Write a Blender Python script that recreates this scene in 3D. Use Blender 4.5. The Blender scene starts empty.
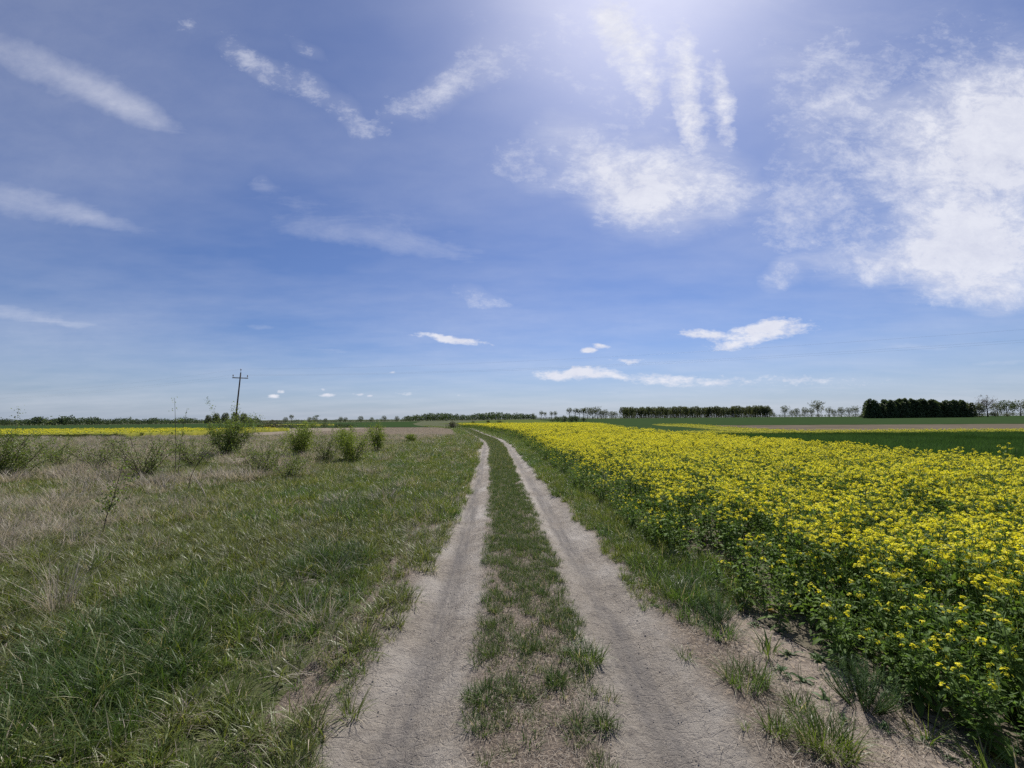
import bpy, math, random, os
import numpy as np
from mathutils import Matrix, Vector

random.seed(7)
rng = np.random.default_rng(11)
scene = bpy.context.scene
COL = scene.collection

# ------------------------------------------------------------------ camera
F_PX, W, H = 430.0, 1024, 768
EYE = 1.65
PITCH = math.atan(34.5 / F_PX)
ROLL = 0.0062
fwd = np.array([0, math.cos(PITCH), math.sin(PITCH)])
r0 = np.array([1.0, 0, 0])
u0 = np.array([0, -math.sin(PITCH), math.cos(PITCH)])
right = r0 * math.cos(ROLL) - u0 * math.sin(ROLL)
up = u0 * math.cos(ROLL) + r0 * math.sin(ROLL)
cam_d = bpy.data.cameras.new("camera")
cam = bpy.data.objects.new("camera", cam_d)
COL.objects.link(cam)
cam_d.sensor_width = 36.0
cam_d.lens = F_PX / W * 36.0
cam_d.clip_start = 0.05
cam_d.clip_end = 9000
M = Matrix([[right[i], up[i], -fwd[i], 0] for i in range(3)] + [[0, 0, 0, 1]])
M.translation = Vector((0, 0, EYE))
cam.matrix_world = M
scene.camera = cam


def ray(px, py):
    d = fwd * F_PX + right * (px - 512) + up * (384 - py)
    return d


# ------------------------------------------------------------------ light
SUN_EL, SUN_AZ = math.radians(51), math.radians(19)      # azimuth to the right of +Y
sun_d = bpy.data.lights.new("sun", "SUN")
sun_d.energy = 5.0
sun_d.angle = math.radians(0.53)
sun_d.color = (1.0, 0.95, 0.88)
sun = bpy.data.objects.new("sun", sun_d)
COL.objects.link(sun)
sdir = Vector((math.cos(SUN_EL) * math.sin(SUN_AZ), math.cos(SUN_EL) * math.cos(SUN_AZ), math.sin(SUN_EL)))
sun.rotation_euler = sdir.to_track_quat('Z', 'Y').to_euler()
sun.location = (8, 20, 30)

scene.view_settings.view_transform = 'Standard'
scene.view_settings.look = 'None'
scene.view_settings.exposure = 0.16
scene.view_settings.gamma = 1.0
scene.view_settings.use_curve_mapping = False
cy = scene.cycles
cy.max_bounces = 6
cy.diffuse_bounces = 3
cy.glossy_bounces = 2
cy.transmission_bounces = 4
cy.transparent_max_bounces = 8
cy.caustics_reflective = False
cy.caustics_refractive = False
cy.use_denoising = False
cy.sample_clamp_indirect = 6.0
cy.use_adaptive_sampling = False


# ------------------------------------------------------------------ node helper
class G:
    """small helper for building node trees"""

    def __init__(self, tree):
        self.t = tree
        self.n = tree.nodes
        self.l = tree.links

    def put(self, sock, v):
        if isinstance(v, bpy.types.NodeSocket):
            self.l.new(v, sock)
        elif v is not None:
            if hasattr(sock.default_value, '__len__') and not hasattr(v, '__len__'):
                v = [v] * len(sock.default_value)
            if hasattr(sock.default_value, '__len__') and len(sock.default_value) == 4 and len(v) == 3:
                v = (*v, 1)
            sock.default_value = v

    def m(self, op, a, b=None, c=None, clamp=False):
        n = self.n.new('ShaderNodeMath')
        n.operation = op
        n.use_clamp = clamp
        for i, v in enumerate((a, b, c)):
            if v is not None:
                self.put(n.inputs[i], v)
        return n.outputs[0]

    def mr(self, v, a, b, c=0.0, d=1.0, smooth=False):
        n = self.n.new('ShaderNodeMapRange')
        n.interpolation_type = 'SMOOTHSTEP' if smooth else 'LINEAR'
        n.clamp = True
        for i, x in enumerate((v, a, b, c, d)):
            self.put(n.inputs[i], x)
        return n.outputs[0]

    def mix(self, f, a, b, mode='MIX'):
        n = self.n.new('ShaderNodeMix')
        n.data_type = 'RGBA'
        n.blend_type = mode
        self.put(n.inputs['Factor'], f)
        self.put(n.inputs[6], a)
        self.put(n.inputs[7], b)
        return n.outputs[2]

    def noise(self, vec, scale, detail=4, rough=0.55, dist=0.0, lac=2.0):
        n = self.n.new('ShaderNodeTexNoise')
        n.inputs['Scale'].default_value = scale
        n.inputs['Detail'].default_value = detail
        n.inputs['Roughness'].default_value = rough
        n.inputs['Distortion'].default_value = dist
        n.inputs['Lacunarity'].default_value = lac
        if vec is not None:
            self.l.new(vec, n.inputs['Vector'])
        return n

    def xyz(self, x, y, z):
        n = self.n.new('ShaderNodeCombineXYZ')
        for i, v in enumerate((x, y, z)):
            self.put(n.inputs[i], v)
        return n.outputs[0]

    def sep(self, v):
        n = self.n.new('ShaderNodeSeparateXYZ')
        self.l.new(v, n.inputs[0])
        return n.outputs

    def vmap(self, v, scale=(1, 1, 1), rot=(0, 0, 0), loc=(0, 0, 0)):
        n = self.n.new('ShaderNodeMapping')
        n.inputs['Scale'].default_value = scale
        n.inputs['Rotation'].default_value = rot
        n.inputs['Location'].default_value = loc
        self.l.new(v, n.inputs['Vector'])
        return n.outputs[0]

    def attr(self, name):
        n = self.n.new('ShaderNodeAttribute')
        n.attribute_name = name
        return n


# ------------------------------------------------------------------ sky with clouds at infinity
def build_world():
    w = bpy.data.worlds.new("World")
    scene.world = w
    w.use_nodes = True
    t = w.node_tree
    t.nodes.clear()
    g = G(t)
    sky = t.nodes.new('ShaderNodeTexSky')
    sky.sky_type = 'NISHITA'
    sky.sun_disc = False
    sky.sun_elevation = SUN_EL
    sky.sun_rotation = SUN_AZ
    sky.altitude = 100
    sky.air_density = 1.0
    sky.dust_density = 0.7
    sky.ozone_density = 2.2
    tc = t.nodes.new('ShaderNodeTexCoord')
    d = tc.outputs['Generated']
    x, y, z = g.sep(d)
    yy = g.m('MAXIMUM', y, 0.03)
    gx = g.m('DIVIDE', x, yy)
    gz = g.m('DIVIDE', z, yy)
    front = g.mr(y, 0.05, 0.2, smooth=True)
    # cloud-layer plane coordinates
    zz = g.m('ADD', g.m('MAXIMUM', z, 0.0), 0.10)
    pu = g.m('DIVIDE', x, zz)
    pv = g.m('DIVIDE', y, zz)
    plane = g.xyz(pu, pv, 0.0)
    gno = g.xyz(gx, gz, 0.0)
    wn = g.noise(gno, 5.0, 3, 0.6)
    wr, wg, wb = g.sep(wn.outputs['Color'])
    wx = g.m('MULTIPLY_ADD', g.m('SUBTRACT', wr, 0.5), 0.16, gx)
    wz = g.m('MULTIPLY_ADD', g.m('SUBTRACT', wg, 0.5), 0.10, gz)
    wn2 = g.noise(gno, 16.0, 2, 0.6)
    sr, sg, _ = g.sep(wn2.outputs['Color'])
    sx = g.m('MULTIPLY_ADD', g.m('SUBTRACT', sr, 0.5), 0.05, gx)
    sz = g.m('MULTIPLY_ADD', g.m('SUBTRACT', sg, 0.5), 0.02, gz)

    def gn(px, py):
        v = ray(px, py)
        return np.array([v[0] / v[1], v[2] / v[1]])

    def blob(px, py, rx, ry, ang, s, X, Z, p=1.4):
        a = math.radians(ang)
        c = gn(px, py)
        e1 = gn(px + rx * math.cos(a), py + rx * math.sin(a)) - c
        e2 = gn(px - ry * math.sin(a), py + ry * math.cos(a)) - c
        inv = np.linalg.inv(np.array([e1, e2]).T)
        k = inv @ c
        A = g.m('MULTIPLY_ADD', X, float(inv[0, 0]), g.m('MULTIPLY_ADD', Z, float(inv[0, 1]), float(-k[0])))
        B = g.m('MULTIPLY_ADD', X, float(inv[1, 0]), g.m('MULTIPLY_ADD', Z, float(inv[1, 1]), float(-k[1])))
        r2 = g.m('MULTIPLY_ADD', A, A, g.m('MULTIPLY', B, B))
        q = g.m('POWER', g.m('SUBTRACT', 1.0, r2, clamp=True), p)
        return g.m('MULTIPLY', q, s)

    def total(lst, X, Z, p=1.5, grow=1.0):
        tot = None
        for b in lst:
            v = blob(b[0], b[1], b[2] * grow, b[3] * grow, b[4], b[5], X, Z, p)
            tot = v if tot is None else g.m('ADD', tot, v)
        return tot

    big = [  # px, py, rx, ry, angle, strength
        (672, 188, 104, 54, 4, 1.45), (600, 168, 80, 44, 25, .62), (530, 184, 44, 16, -6, .5), (565, 140, 55, 30, 20, .38),
        (560, 25, 130, 70, 0, .36), (640, 120, 120, 120, 0, .26),
        (995, 150, 130, 84, -24, .8), (995, 145, 160, 104, -24, 1.3), (990, 262, 110, 40, 0, .5), (975, 258, 140, 54, -3, 1.3), (850, 140, 75, 60, -35, .62),
        (815, 82, 66, 62, -20, .60), (778, 280, 26, 16, -15, .75), (830, 262, 80, 30, -8, .66), (930, 50, 190, 80, -15, .46),
        (1000, 300, 80, 22, 6, .7), (790, 205, 80, 60, 0, .36), (700, -20, 190, 100, 0, .46),
    ]
    column = [
        (632, 48, 42, 78, -14, 1.25), (600, 15, 34, 44, -20, .8), (687, 82, 24, 105, -5, 1.3), (723, 100, 17, 76, -11, 1.15), (700, 150, 40, 50, -10, .5),
        (650, 105, 16, 50, 10, .6),
    ]
    streak = [
        (50, 70, 220, 46, 25, .8), (130, 108, 110, 20, 28, .45), (20, 200, 190, 34, 11, .85), (110, 222, 110, 12, 12, .34), (10, 313, 150, 18, 5, .85), (90, 325, 90, 7, 6, .4), (84, 160, 36, 14, 22, .26),
        (330, 215, 280, 48, 8, .34), (400, 246, 170, 20, 10, .42), (480, 210, 200, 60, 12, .2), (200, 120, 300, 60, 20, .2), (262, 186, 26, 9, 8, .34),
        (250, 345, 190, 10, 4, .2), (90, 379, 80, 7, 3, .36), (905, 346, 100, 11, 2, .55), (1000, 362, 90, 6, -4, .42),
        (830, 300, 140, 34, 0, .24), (530, 325, 18, 14, -20, .3), (420, 380, 330, 6, 1, .26), (264, 327, 30, 6, 5, .46), (165, 311, 40, 6, 8, .3),
        (340, 352, 60, 6, 6, .22), (760, 388, 240, 14, 0, .36), (930, 384, 130, 14, -2, .3), (600, 395, 200, 10, 0, .3),
    ]
    cells = [
        (188, 30, 26, 13, 30, .6), (235, 56, 42, 22, 30, .72), (282, 76, 54, 24, 24, .70), (335, 104, 50, 24, 35, .62), (372, 128, 38, 18, 20, .58),
        (435, 96, 70, 26, -25, .62), (305, 48, 36, 12, 35, .5), (470, 70, 60, 40, -20, .5), (482, 300, 52, 16, 16, .82), (84, 160, 30, 14, 20, .5), (262, 186, 22, 10, 8, .5), (545, 165, 75, 45, 10, .62), (560, 45, 110, 80, 0, .5), (640, 125, 90, 70, 0, .55), (765, 205, 60, 60, 0, .5), (830, 110, 90, 110, 15, .85), (835, 230, 90, 75, 0, .8), (950, 45, 140, 60, -20, .6), (500, 160, 60, 26, 10, .3), (400, 90, 70, 40, 0, .25),
    ]
    small = [
        (452, 339, 56, 6, 6, 1.2), (588, 351, 16, 5, -4, 1.2), (600, 346, 13, 4, 14, 1.1), (560, 375, 46, 9, 0, 1.15), (580, 370, 16, 7, 0, .8), (606, 374, 28, 9, 3, 1.0),
        (655, 379, 50, 10, 2, .8), (712, 382, 60, 10, 0, .66), (790, 380, 60, 10, 0, .55), (860, 382, 70, 9, 0, .42), (765, 333, 80, 12, -8, 1.05), (770, 323, 40, 8, -10, .8), (700, 334, 32, 7, 0, 1.0), (730, 347, 34, 7, -5, .8),
        (628, 360, 26, 4, 0, .8), (274, 397, 10, 3.4, 0, 1.0), (282, 393, 7, 2.6, 0, .9), (327, 396, 12, 3, 3, 1.0),
        (358, 394, 9, 2.4, 0, .8), (371, 396, 7, 2.2, 0, .8), (325, 390, 6, 2, 0, .7), (458, 395, 5, 2, 0, .6), (405, 393, 14, 3, 0, .6), (392, 373, 6, 2, 0, .7),
    ]
    mb = total(big, wx, wz, 1.5, 1.22)
    mk = total(column, sx, sz, 1.4, 1.05)
    ms = total(streak, sx, sz, 2.2)
    me = total(cells, wx, wz, 1.5, 1.1)
    mc = total(small, sx, sz)
    # textures
    f1 = g.noise(g.vmap(plane, scale=(6.0, 5.0, 1), rot=(0, 0, math.radians(24))), 1.0, 10, 0.68, 1.1).outputs['Fac']
    f2 = g.noise(g.vmap(plane, scale=(26, 15, 1), rot=(0, 0, math.radians(-20))), 1.0, 7, 0.66, 0.9).outputs['Fac']
    f3 = g.noise(g.vmap(plane, scale=(2.2, 4.6, 1), rot=(0, 0, math.radians(-35))), 1.0, 10, 0.68, 1.0).outputs['Fac']
    f4 = g.noise(g.vmap(gno, scale=(36, 80, 1)), 1.0, 7, 0.7).outputs['Fac']
    fb = g.m('ADD', g.m('MULTIPLY', f1, 0.6), g.m('MULTIPLY', f2, 0.4))

    def erode(mask, f, lo, hi, amt, soft, top=1.0):
        e = g.mr(f, lo, hi, amt, 0.0)
        return g.mr(g.m('SUBTRACT', mask, e), 0.0, soft, 0.0, top)
    f5 = g.noise(g.vmap(gno, scale=(22, 34, 1), rot=(0, 0, .25)), 1.0, 8, 0.72, .2).outputs['Fac']
    f6 = g.noise(g.vmap(gno, scale=(9, 14, 1), rot=(0, 0, .35)), 1.0, 11, 0.74, .25).outputs['Fac']
    fr = g.m('ADD', g.m('MULTIPLY', f6, .68), g.m('MULTIPLY', f5, .32))
    db = erode(mb, fr, .34, .64, .98, 1.35, .88)
    fs = g.m('ADD', g.m('MULTIPLY', f3, .75), g.m('MULTIPLY', f6, .25))
    ds = erode(ms, fs, .30, .68, .46, 1.35, .66)
    fc = g.m('ADD', g.m('MULTIPLY', f5, .55), g.m('ADD', g.m('MULTIPLY', f2, .12), g.m('MULTIPLY', f6, .33)))
    dk = erode(mk, fc, .35, .64, .98, 1.05, .92)
    de = erode(me, fc, .38, .62, .70, .95, .6)
    dc = erode(mc, f4, .30, .68, .70, .7, .92)
    dens = g.m('MAXIMUM', g.m('MAXIMUM', g.m('MAXIMUM', db, dk), ds), g.m('MAXIMUM', dc, de))
    dens = g.m('MAXIMUM', dens, g.m('MULTIPLY', mb, g.mr(f3, .3, .7, .12, .46)))
    dens = g.m('MAXIMUM', dens, g.m('MULTIPLY', me, .22))
    dens = g.m('MULTIPLY', dens, front)
    # thin even veil + generic cirrus behind the viewer
    veil = g.mr(g.noise(g.vmap(plane, scale=(.5, .9, 1), rot=(0, 0, .4)), 1.0, 5, .6).outputs['Fac'], 0.38, 0.74, 0.0, 0.24)
    back = g.m('MULTIPLY', g.mr(f3, .52, .75, 0, .7), g.m('SUBTRACT', 1.0, front))
    dens = g.m('MAXIMUM', dens, g.m('MAXIMUM', veil, back), clamp=True)
    # glow of the thin cirrus round the sun
    sd = t.nodes.new('ShaderNodeVectorMath')
    sd.operation = 'DOT_PRODUCT'
    t.links.new(d, sd.inputs[0])
    sd.inputs[1].default_value = sdir
    glow = g.m('POWER', g.m('MAXIMUM', sd.outputs['Value'], 0.0), 34.0)
    skyc = g.mix(1.0, sky.outputs[0], SKY_TINT, 'MULTIPLY')
    hz = g.mr(z, 0.0, 0.16, 0.50, 0.0)
    skyc = g.mix(hz, skyc, (5.5, 6.7, 8.7))
    skyc = g.mix(g.m('MULTIPLY', glow, 0.55), skyc, (11.5, 11.3, 13))
    cc = g.mix(g.mr(f6, .32, .62), (8.3, 8.5, 9.8), CLOUD)
    out = g.mix(dens, skyc, cc)
    bg = t.nodes.new('ShaderNodeBackground')
    t.links.new(out, bg.inputs[0])
    bg.inputs[1].default_value = 0.076
    o = t.nodes.new('ShaderNodeOutputWorld')
    t.links.new(bg.outputs[0], o.inputs[0])
    w.cycles.sampling_method = 'MANUAL'
    w.cycles.sample_map_resolution = 512


SKY_TINT = (0.63, 0.735, 1.04)
CLOUD = (10.1, 10.2, 11.0)
build_world()


# ------------------------------------------------------------------ terrain and track layout
CL = np.array([(-40, .2), (-4, .13), (0, .12), (2, .1), (4, .1), (8.65, -.08), (13.6, -.34), (18, -.55), (25, -.9), (30, -1.3), (34.5, -1.85),
               (39, -2.6), (48, -4.1), (60, -5.9), (70, -7.7), (84, -12.2), (100, -18), (120, -24), (160, -34), (400, -80)])
_ys = np.linspace(-40, 400, 4401)
_cx = np.interp(_ys, CL[:, 0], CL[:, 1])
_k = np.ones(41) / 41
_cx = np.convolve(np.pad(_cx, 20, mode='edge'), _k, mode='valid')


def cx(y):
    return np.interp(y, _ys, _cx)


def smooth(a, b, v):
    t = np.clip((v - a) / (b - a), 0, 1)
    return t * t * (3 - 2 * t)


_wp = rng.uniform(0, 6.28, 60)


def wob(x, y, f=1.0, seed=0):
    """smooth pseudo-noise in about -1..1"""
    p = _wp[seed * 6:seed * 6 + 12]
    return (np.sin(x * f * 1.0 + p[0] + 1.3 * np.sin(y * f * .7 + p[1])) + np.sin(y * f * 1.1 + p[2] + 1.2 * np.sin(x * f * .6 + p[3]))
            + .6 * np.sin((x + y) * f * 1.9 + p[4]) + .6 * np.sin((x - y) * f * 2.3 + p[5])) / 3.2


def terrain(x, y):
    r = np.hypot(x, y)
    az = np.arctan2(x, np.maximum(y, 1.0))
    far = smooth(110, 520, r) * np.tanh(az * 3 + .3) * 1.3
    z = far + smooth(20, 90, r) * .06 * wob(x, y, .05, 1)
    z = z + .025 * wob(x, y, .9, 2) * smooth(1.6, 4, np.abs(x - cx(y)))
    return z


def track_profile(u, y):
    rut = np.exp(-((np.abs(u) - .73) / .24) ** 2)
    return .03 - .075 * rut * (1 + .25 * np.sin(y * .8 + np.sign(u) * 2)) - .03 * smooth(.9, 1.45, np.abs(u)) + .01 * wob(u * 6, y * 2, 1.0, 3) * np.exp(-(u / .5) ** 2)


CE = np.array([(-40, 2.6), (-3, 2.6), (0, 2.45), (2.1, 2.3), (2.6, 2.28), (3.1, 2.0), (4.1, 1.82), (8, 1.72), (12, 1.68), (25, 1.8), (33, 2.0), (42, 2.2), (50, 2.0), (75, 1.7), (90, 1.7)])


def crop_edge(y):
    return cx(y) + np.interp(y, CE[:, 0], CE[:, 1]) + .10 * np.sin(y * 1.7) + .07 * np.sin(y * 4.1 + 1)


def crop_right(y):
    return np.interp(y, [-40, 10, 20, 30, 41, 68, 90], [10.6, 11.6, 11.9, 11.2, 10.8, 14.2, 15.5])


def ground_z(x, y):
    u = x - cx(y)
    w = 1 - smooth(1.35, 1.9, np.abs(u))
    return terrain(x, y) + w * np.where(np.abs(u) < 1.6, track_profile(np.clip(u, -1.6, 1.6), y), 0.0) * (np.asarray(y) < 77)


# ------------------------------------------------------------------ mesh helpers
def mesh_of(name, V, faces, mat, attrs=None, smooth_shade=False, mats=None, mat_idx=None):
    """faces: list of int arrays, each (n,3) or (n,4)"""
    V = np.asarray(V, dtype=np.float32)
    me = bpy.data.meshes.new(name)
    me.vertices.add(len(V))
    me.vertices.foreach_set('co', V.ravel())
    faces = [np.asarray(f, dtype=np.int32) for f in faces if len(f)]
    loops = np.concatenate([f.ravel() for f in faces])
    tot = np.concatenate([np.full(len(f), f.shape[1], np.int32) for f in faces])
    start = np.concatenate([[0], np.cumsum(tot)[:-1]]).astype(np.int32)
    me.loops.add(len(loops))
    me.loops.foreach_set('vertex_index', loops)
    me.polygons.add(len(tot))
    me.polygons.foreach_set('loop_start', start)
    me.polygons.foreach_set('loop_total', tot)
    if smooth_shade:
        me.polygons.foreach_set('use_smooth', np.ones(len(tot), bool))
    for m_ in (mats or [mat]):
        me.materials.append(m_)
    if mat_idx is not None:
        me.polygons.foreach_set('material_index', np.asarray(mat_idx, np.int32))
    for k, v in (attrs or {}).items():
        a = me.attributes.new(k, 'FLOAT', 'POINT')
        a.data.foreach_set('value', np.asarray(v, np.float32))
    me.update(calc_edges=True)
    return me


class Bag:
    """collects vertices, faces and a per-vertex float"""

    def __init__(self):
        self.V, self.Q, self.T, self.A, self.n = [], [], [], [], 0

    def add(self, V, Q=None, T=None, a=0.0):
        V = np.asarray(V, float).reshape(-1, 3)
        self.V.append(V)
        self.A.append(np.broadcast_to(np.asarray(a, float), (len(V),)))
        if Q is not None and len(Q):
            self.Q.append(np.asarray(Q) + self.n)
        if T is not None and len(T):
            self.T.append(np.asarray(T) + self.n)
        self.n += len(V)

    def mesh(self, name, mat, smooth_shade=False, scale=1.0):
        fs = []
        if self.Q:
            fs.append(np.concatenate(self.Q))
        if self.T:
            fs.append(np.concatenate(self.T))
        return mesh_of(name, np.concatenate(self.V) * scale, fs, mat, {'dry': np.concatenate(self.A)}, smooth_shade)

    def tube(self, P, R, n=6, a=0.0, cap=True):
        P = np.asarray(P, float)
        R = np.broadcast_to(np.asarray(R, float), (len(P),))
        d = np.gradient(P, axis=0)
        d /= np.linalg.norm(d, axis=1)[:, None] + 1e-9
        ref = np.array([0.0, 0, 1]) if abs(d[0][2]) < .9 else np.array([1.0, 0, 0])
        rings = []
        for i in range(len(P)):
            s = np.cross(d[i], ref)
            s /= np.linalg.norm(s) + 1e-9
            t = np.cross(s, d[i])
            th = np.arange(n) / n * 2 * math.pi
            rings.append(P[i] + R[i] * (np.cos(th)[:, None] * s + np.sin(th)[:, None] * t))
        V = np.concatenate(rings)
        Q = []
        for i in range(len(P) - 1):
            for k in range(n):
                k2 = (k + 1) % n
                Q.append((i * n + k, i * n + k2, (i + 1) * n + k2, (i + 1) * n + k))
        T = []
        if cap:
            V = np.concatenate([V, P[:1], P[-1:]])
            m = len(P) * n
            for k in range(n):
                T.append((m, (k + 1) % n, k))
                T.append((m + 1, (len(P) - 1) * n + k, (len(P) - 1) * n + (k + 1) % n))
        self.add(V, Q, T, a)

    def box(self, c, s, rot=None, a=0.0):
        c, s = np.asarray(c, float), np.asarray(s, float) / 2
        V = np.array([(i, j, k) for i in (-1, 1) for j in (-1, 1) for k in (-1, 1)]) * s
        if rot is not None:
            V = V @ np.asarray(rot).T
        Q = [(0, 1, 3, 2), (4, 6, 7, 5), (0, 4, 5, 1), (2, 3, 7, 6), (0, 2, 6, 4), (1, 5, 7, 3)]
        self.add(V + c, Q, None, a)

    def leaves(self, P, size, normal_bias=0.0, aspect=.55, a=0.0, rg=rng, up_dir=None):
        """many folded rhombic leaves: P (n,3), size (n,)"""
        P = np.asarray(P, float)
        n = len(P)
        size = np.broadcast_to(np.asarray(size, float), (n,))
        d = rg.normal(size=(n, 3))
        if up_dir is not None:
            d = d * .7 + np.asarray(up_dir)
        d /= np.linalg.norm(d, axis=1)[:, None]
        e = rg.normal(size=(n, 3))
        e[:, 2] += 0
        s = np.cross(d, e)
        s /= np.linalg.norm(s, axis=1)[:, None] + 1e-9
        nrm = np.cross(s, d)
        L = size[:, None]
        v0 = P
        v1 = P + d * L * .45 + s * L * aspect * .5 + nrm * L * .08
        v2 = P + d * L
        v3 = P + d * L * .45 - s * L * aspect * .5 + nrm * L * .08
        V = np.stack([v0, v1, v2, v3], 1).reshape(-1, 3)
        i = np.arange(n)[:, None] * 4
        T = np.concatenate([i + [0, 1, 2], i + [0, 2, 3]])
        aa = np.repeat(np.broadcast_to(np.asarray(a, float), (n,)), 4)
        self.add(V, None, T, aa)

    def blades(self, base, az, L, w, lean, bend, a=0.0, seg=3):
        """grass blades as tapered bent strips, all arrays of length n"""
        base = np.asarray(base, float)
        n = len(base)
        az, L, w, lean, bend = [np.broadcast_to(np.asarray(q, float), (n,)) for q in (az, L, w, lean, bend)]
        d = np.stack([np.cos(az), np.sin(az)], 1)
        tw = az + math.pi / 2 + rng.uniform(-.7, .7, n)
        sd = np.stack([np.cos(tw), np.sin(tw), np.zeros(n)], 1)
        pts = [base]
        cur = base.copy()
        for i in range(seg):
            th = lean + bend * (i + .5) / seg
            st = L / seg
            cur = cur + np.concatenate([d * (np.sin(th) * st)[:, None], (np.cos(th) * st)[:, None]], 1)
            pts.append(cur)
        rows = []
        for i, p in enumerate(pts):
            f = (1 - (i / seg) ** 1.6) if i else .8
            if i == seg:
                rows.append(p[:, None])
            else:
                hw = (w * f * .5)[:, None]
                rows.append(np.stack([p - sd * hw, p + sd * hw], 1))
        V = np.concatenate(rows, 1)
        m = V.shape[1]
        i = np.arange(n)[:, None] * m
        Q = [i + [2 * k, 2 * k + 1, 2 * k + 3, 2 * k + 2] for k in range(seg - 1)]
        T = i + [2 * (seg - 1), 2 * (seg - 1) + 1, 2 * seg]
        aa = np.repeat(np.broadcast_to(np.asarray(a, float), (n,)), m)
        self.add(V.reshape(-1, 3), np.concatenate(Q) if Q else None, T, aa)


def link(name, me, parent=None, loc=None):
    o = bpy.data.objects.new(name, me)
    COL.objects.link(o)
    if parent is not None:
        o.parent = parent
    if loc is not None:
        o.location = loc
    return o


def tag(o, label=None, cat=None, group=None, kind=None):
    if label:
        o['label'] = label
    if cat:
        o['category'] = cat
    if group:
        o['group'] = group
    if kind:
        o['kind'] = kind
    return o


def thing(name, label, cat, loc, group=None, rz=0.0, s=1.0):
    o = bpy.data.objects.new(name, None)
    COL.objects.link(o)
    o.empty_display_size = .1
    o.location = loc
    o.rotation_euler = (0, 0, rz)
    o.scale = (s, s, s)
    return tag(o, label, cat, group)


# ------------------------------------------------------------------ materials
def new_mat(name):
    m = bpy.data.materials.new(name)
    m.use_nodes = True
    m.node_tree.nodes.clear()
    return m, G(m.node_tree)


def finish(g, shader, disp=None):
    o = g.n.new('ShaderNodeOutputMaterial')
    g.l.new(shader, o.inputs[0])


def pbsdf(g, col, rough=.8, spec=.25, normal=None):
    p = g.n.new('ShaderNodeBsdfPrincipled')
    g.put(p.inputs['Base Color'], col)
    g.put(p.inputs['Roughness'], rough)
    g.put(p.inputs['Specular IOR Level'], spec)
    if normal is not None:
        g.l.new(normal, p.inputs['Normal'])
    return p.outputs[0]


def leaf_mat(name, c1, c2, dry_col=None, trans=.35, rough=.55, spec=.3, patch=None, patch_scale=.5, var=.35, tint=(1.0, 1.0, .55)):
    """plant material: colour varies per instance, per leaf ('dry' attribute) and by patches of the place"""
    m, g = new_mat(name)
    oi = g.n.new('ShaderNodeObjectInfo')
    dry = g.attr('dry').outputs['Fac']
    geo = g.n.new('ShaderNodeNewGeometry')
    col = g.mix(oi.outputs['Random'], c1, c2)
    if patch is not None:
        pn = g.noise(geo.outputs['Position'], patch_scale, 3, .6).outputs['Fac']
        col = g.mix(g.mr(pn, .42, .62), col, patch)
    if dry_col is not None:
        if hasattr(dry_col[0], '__len__'):
            dc = g.mix(oi.outputs['Random'], dry_col[0], dry_col[1])
        else:
            dc = dry_col
        col = g.mix(g.mr(dry, .5, .6), col, dc)
    # per-leaf brightness
    wn = g.n.new('ShaderNodeTexWhiteNoise')
    wn.noise_dimensions = '2D'
    g.l.new(g.xyz(dry, oi.outputs['Random'], 0), wn.inputs['Vector'])
    f = g.mr(wn.outputs['Value'], 0, 1, 1 - var, 1 + var)
    col = g.mix(1.0, col, g.xyz(f, f, f), 'MULTIPLY')
    p = pbsdf(g, col, rough, spec)
    tr = g.n.new('ShaderNodeBsdfTranslucent')
    g.put(tr.inputs[0], g.mix(1.0, col, tint, 'MULTIPLY'))
    mx = g.n.new('ShaderNodeMixShader')
    mx.inputs[0].default_value = trans
    g.l.new(p, mx.inputs[1])
    g.l.new(tr.outputs[0], mx.inputs[2])
    finish(g, mx.outputs[0])
    return m


def noisy_mat(name, stops, scale, rough=.9, bump=.0, bscale=None, detail=6, spec=.2, coord='Position', stretch=None):
    m, g = new_mat(name)
    geo = g.n.new('ShaderNodeNewGeometry')
    pos = geo.outputs['Position']
    if coord == 'Object':
        pos = g.n.new('ShaderNodeTexCoord').outputs['Object']
    if stretch:
        pos = g.vmap(pos, scale=stretch)
    nf = g.noise(pos, scale, detail, .65).outputs['Fac']
    cr = g.n.new('ShaderNodeValToRGB')
    g.l.new(nf, cr.inputs[0])
    els = cr.color_ramp.elements
    while len(els) < len(stops):
        els.new(.5)
    for e, (p_, c) in zip(els, stops):
        e.position = p_
        e.color = (*c, 1)
    nrm = None
    if bump:
        b = g.n.new('ShaderNodeBump')
        b.inputs['Strength'].default_value = bump
        b.inputs['Distance'].default_value = .05
        g.l.new(g.noise(pos, bscale or scale * 4, 5, .6).outputs['Fac'], b.inputs['Height'])
        nrm = b.outputs[0]
    finish(g, pbsdf(g, cr.outputs[0], rough, spec, nrm))
    return m


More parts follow.
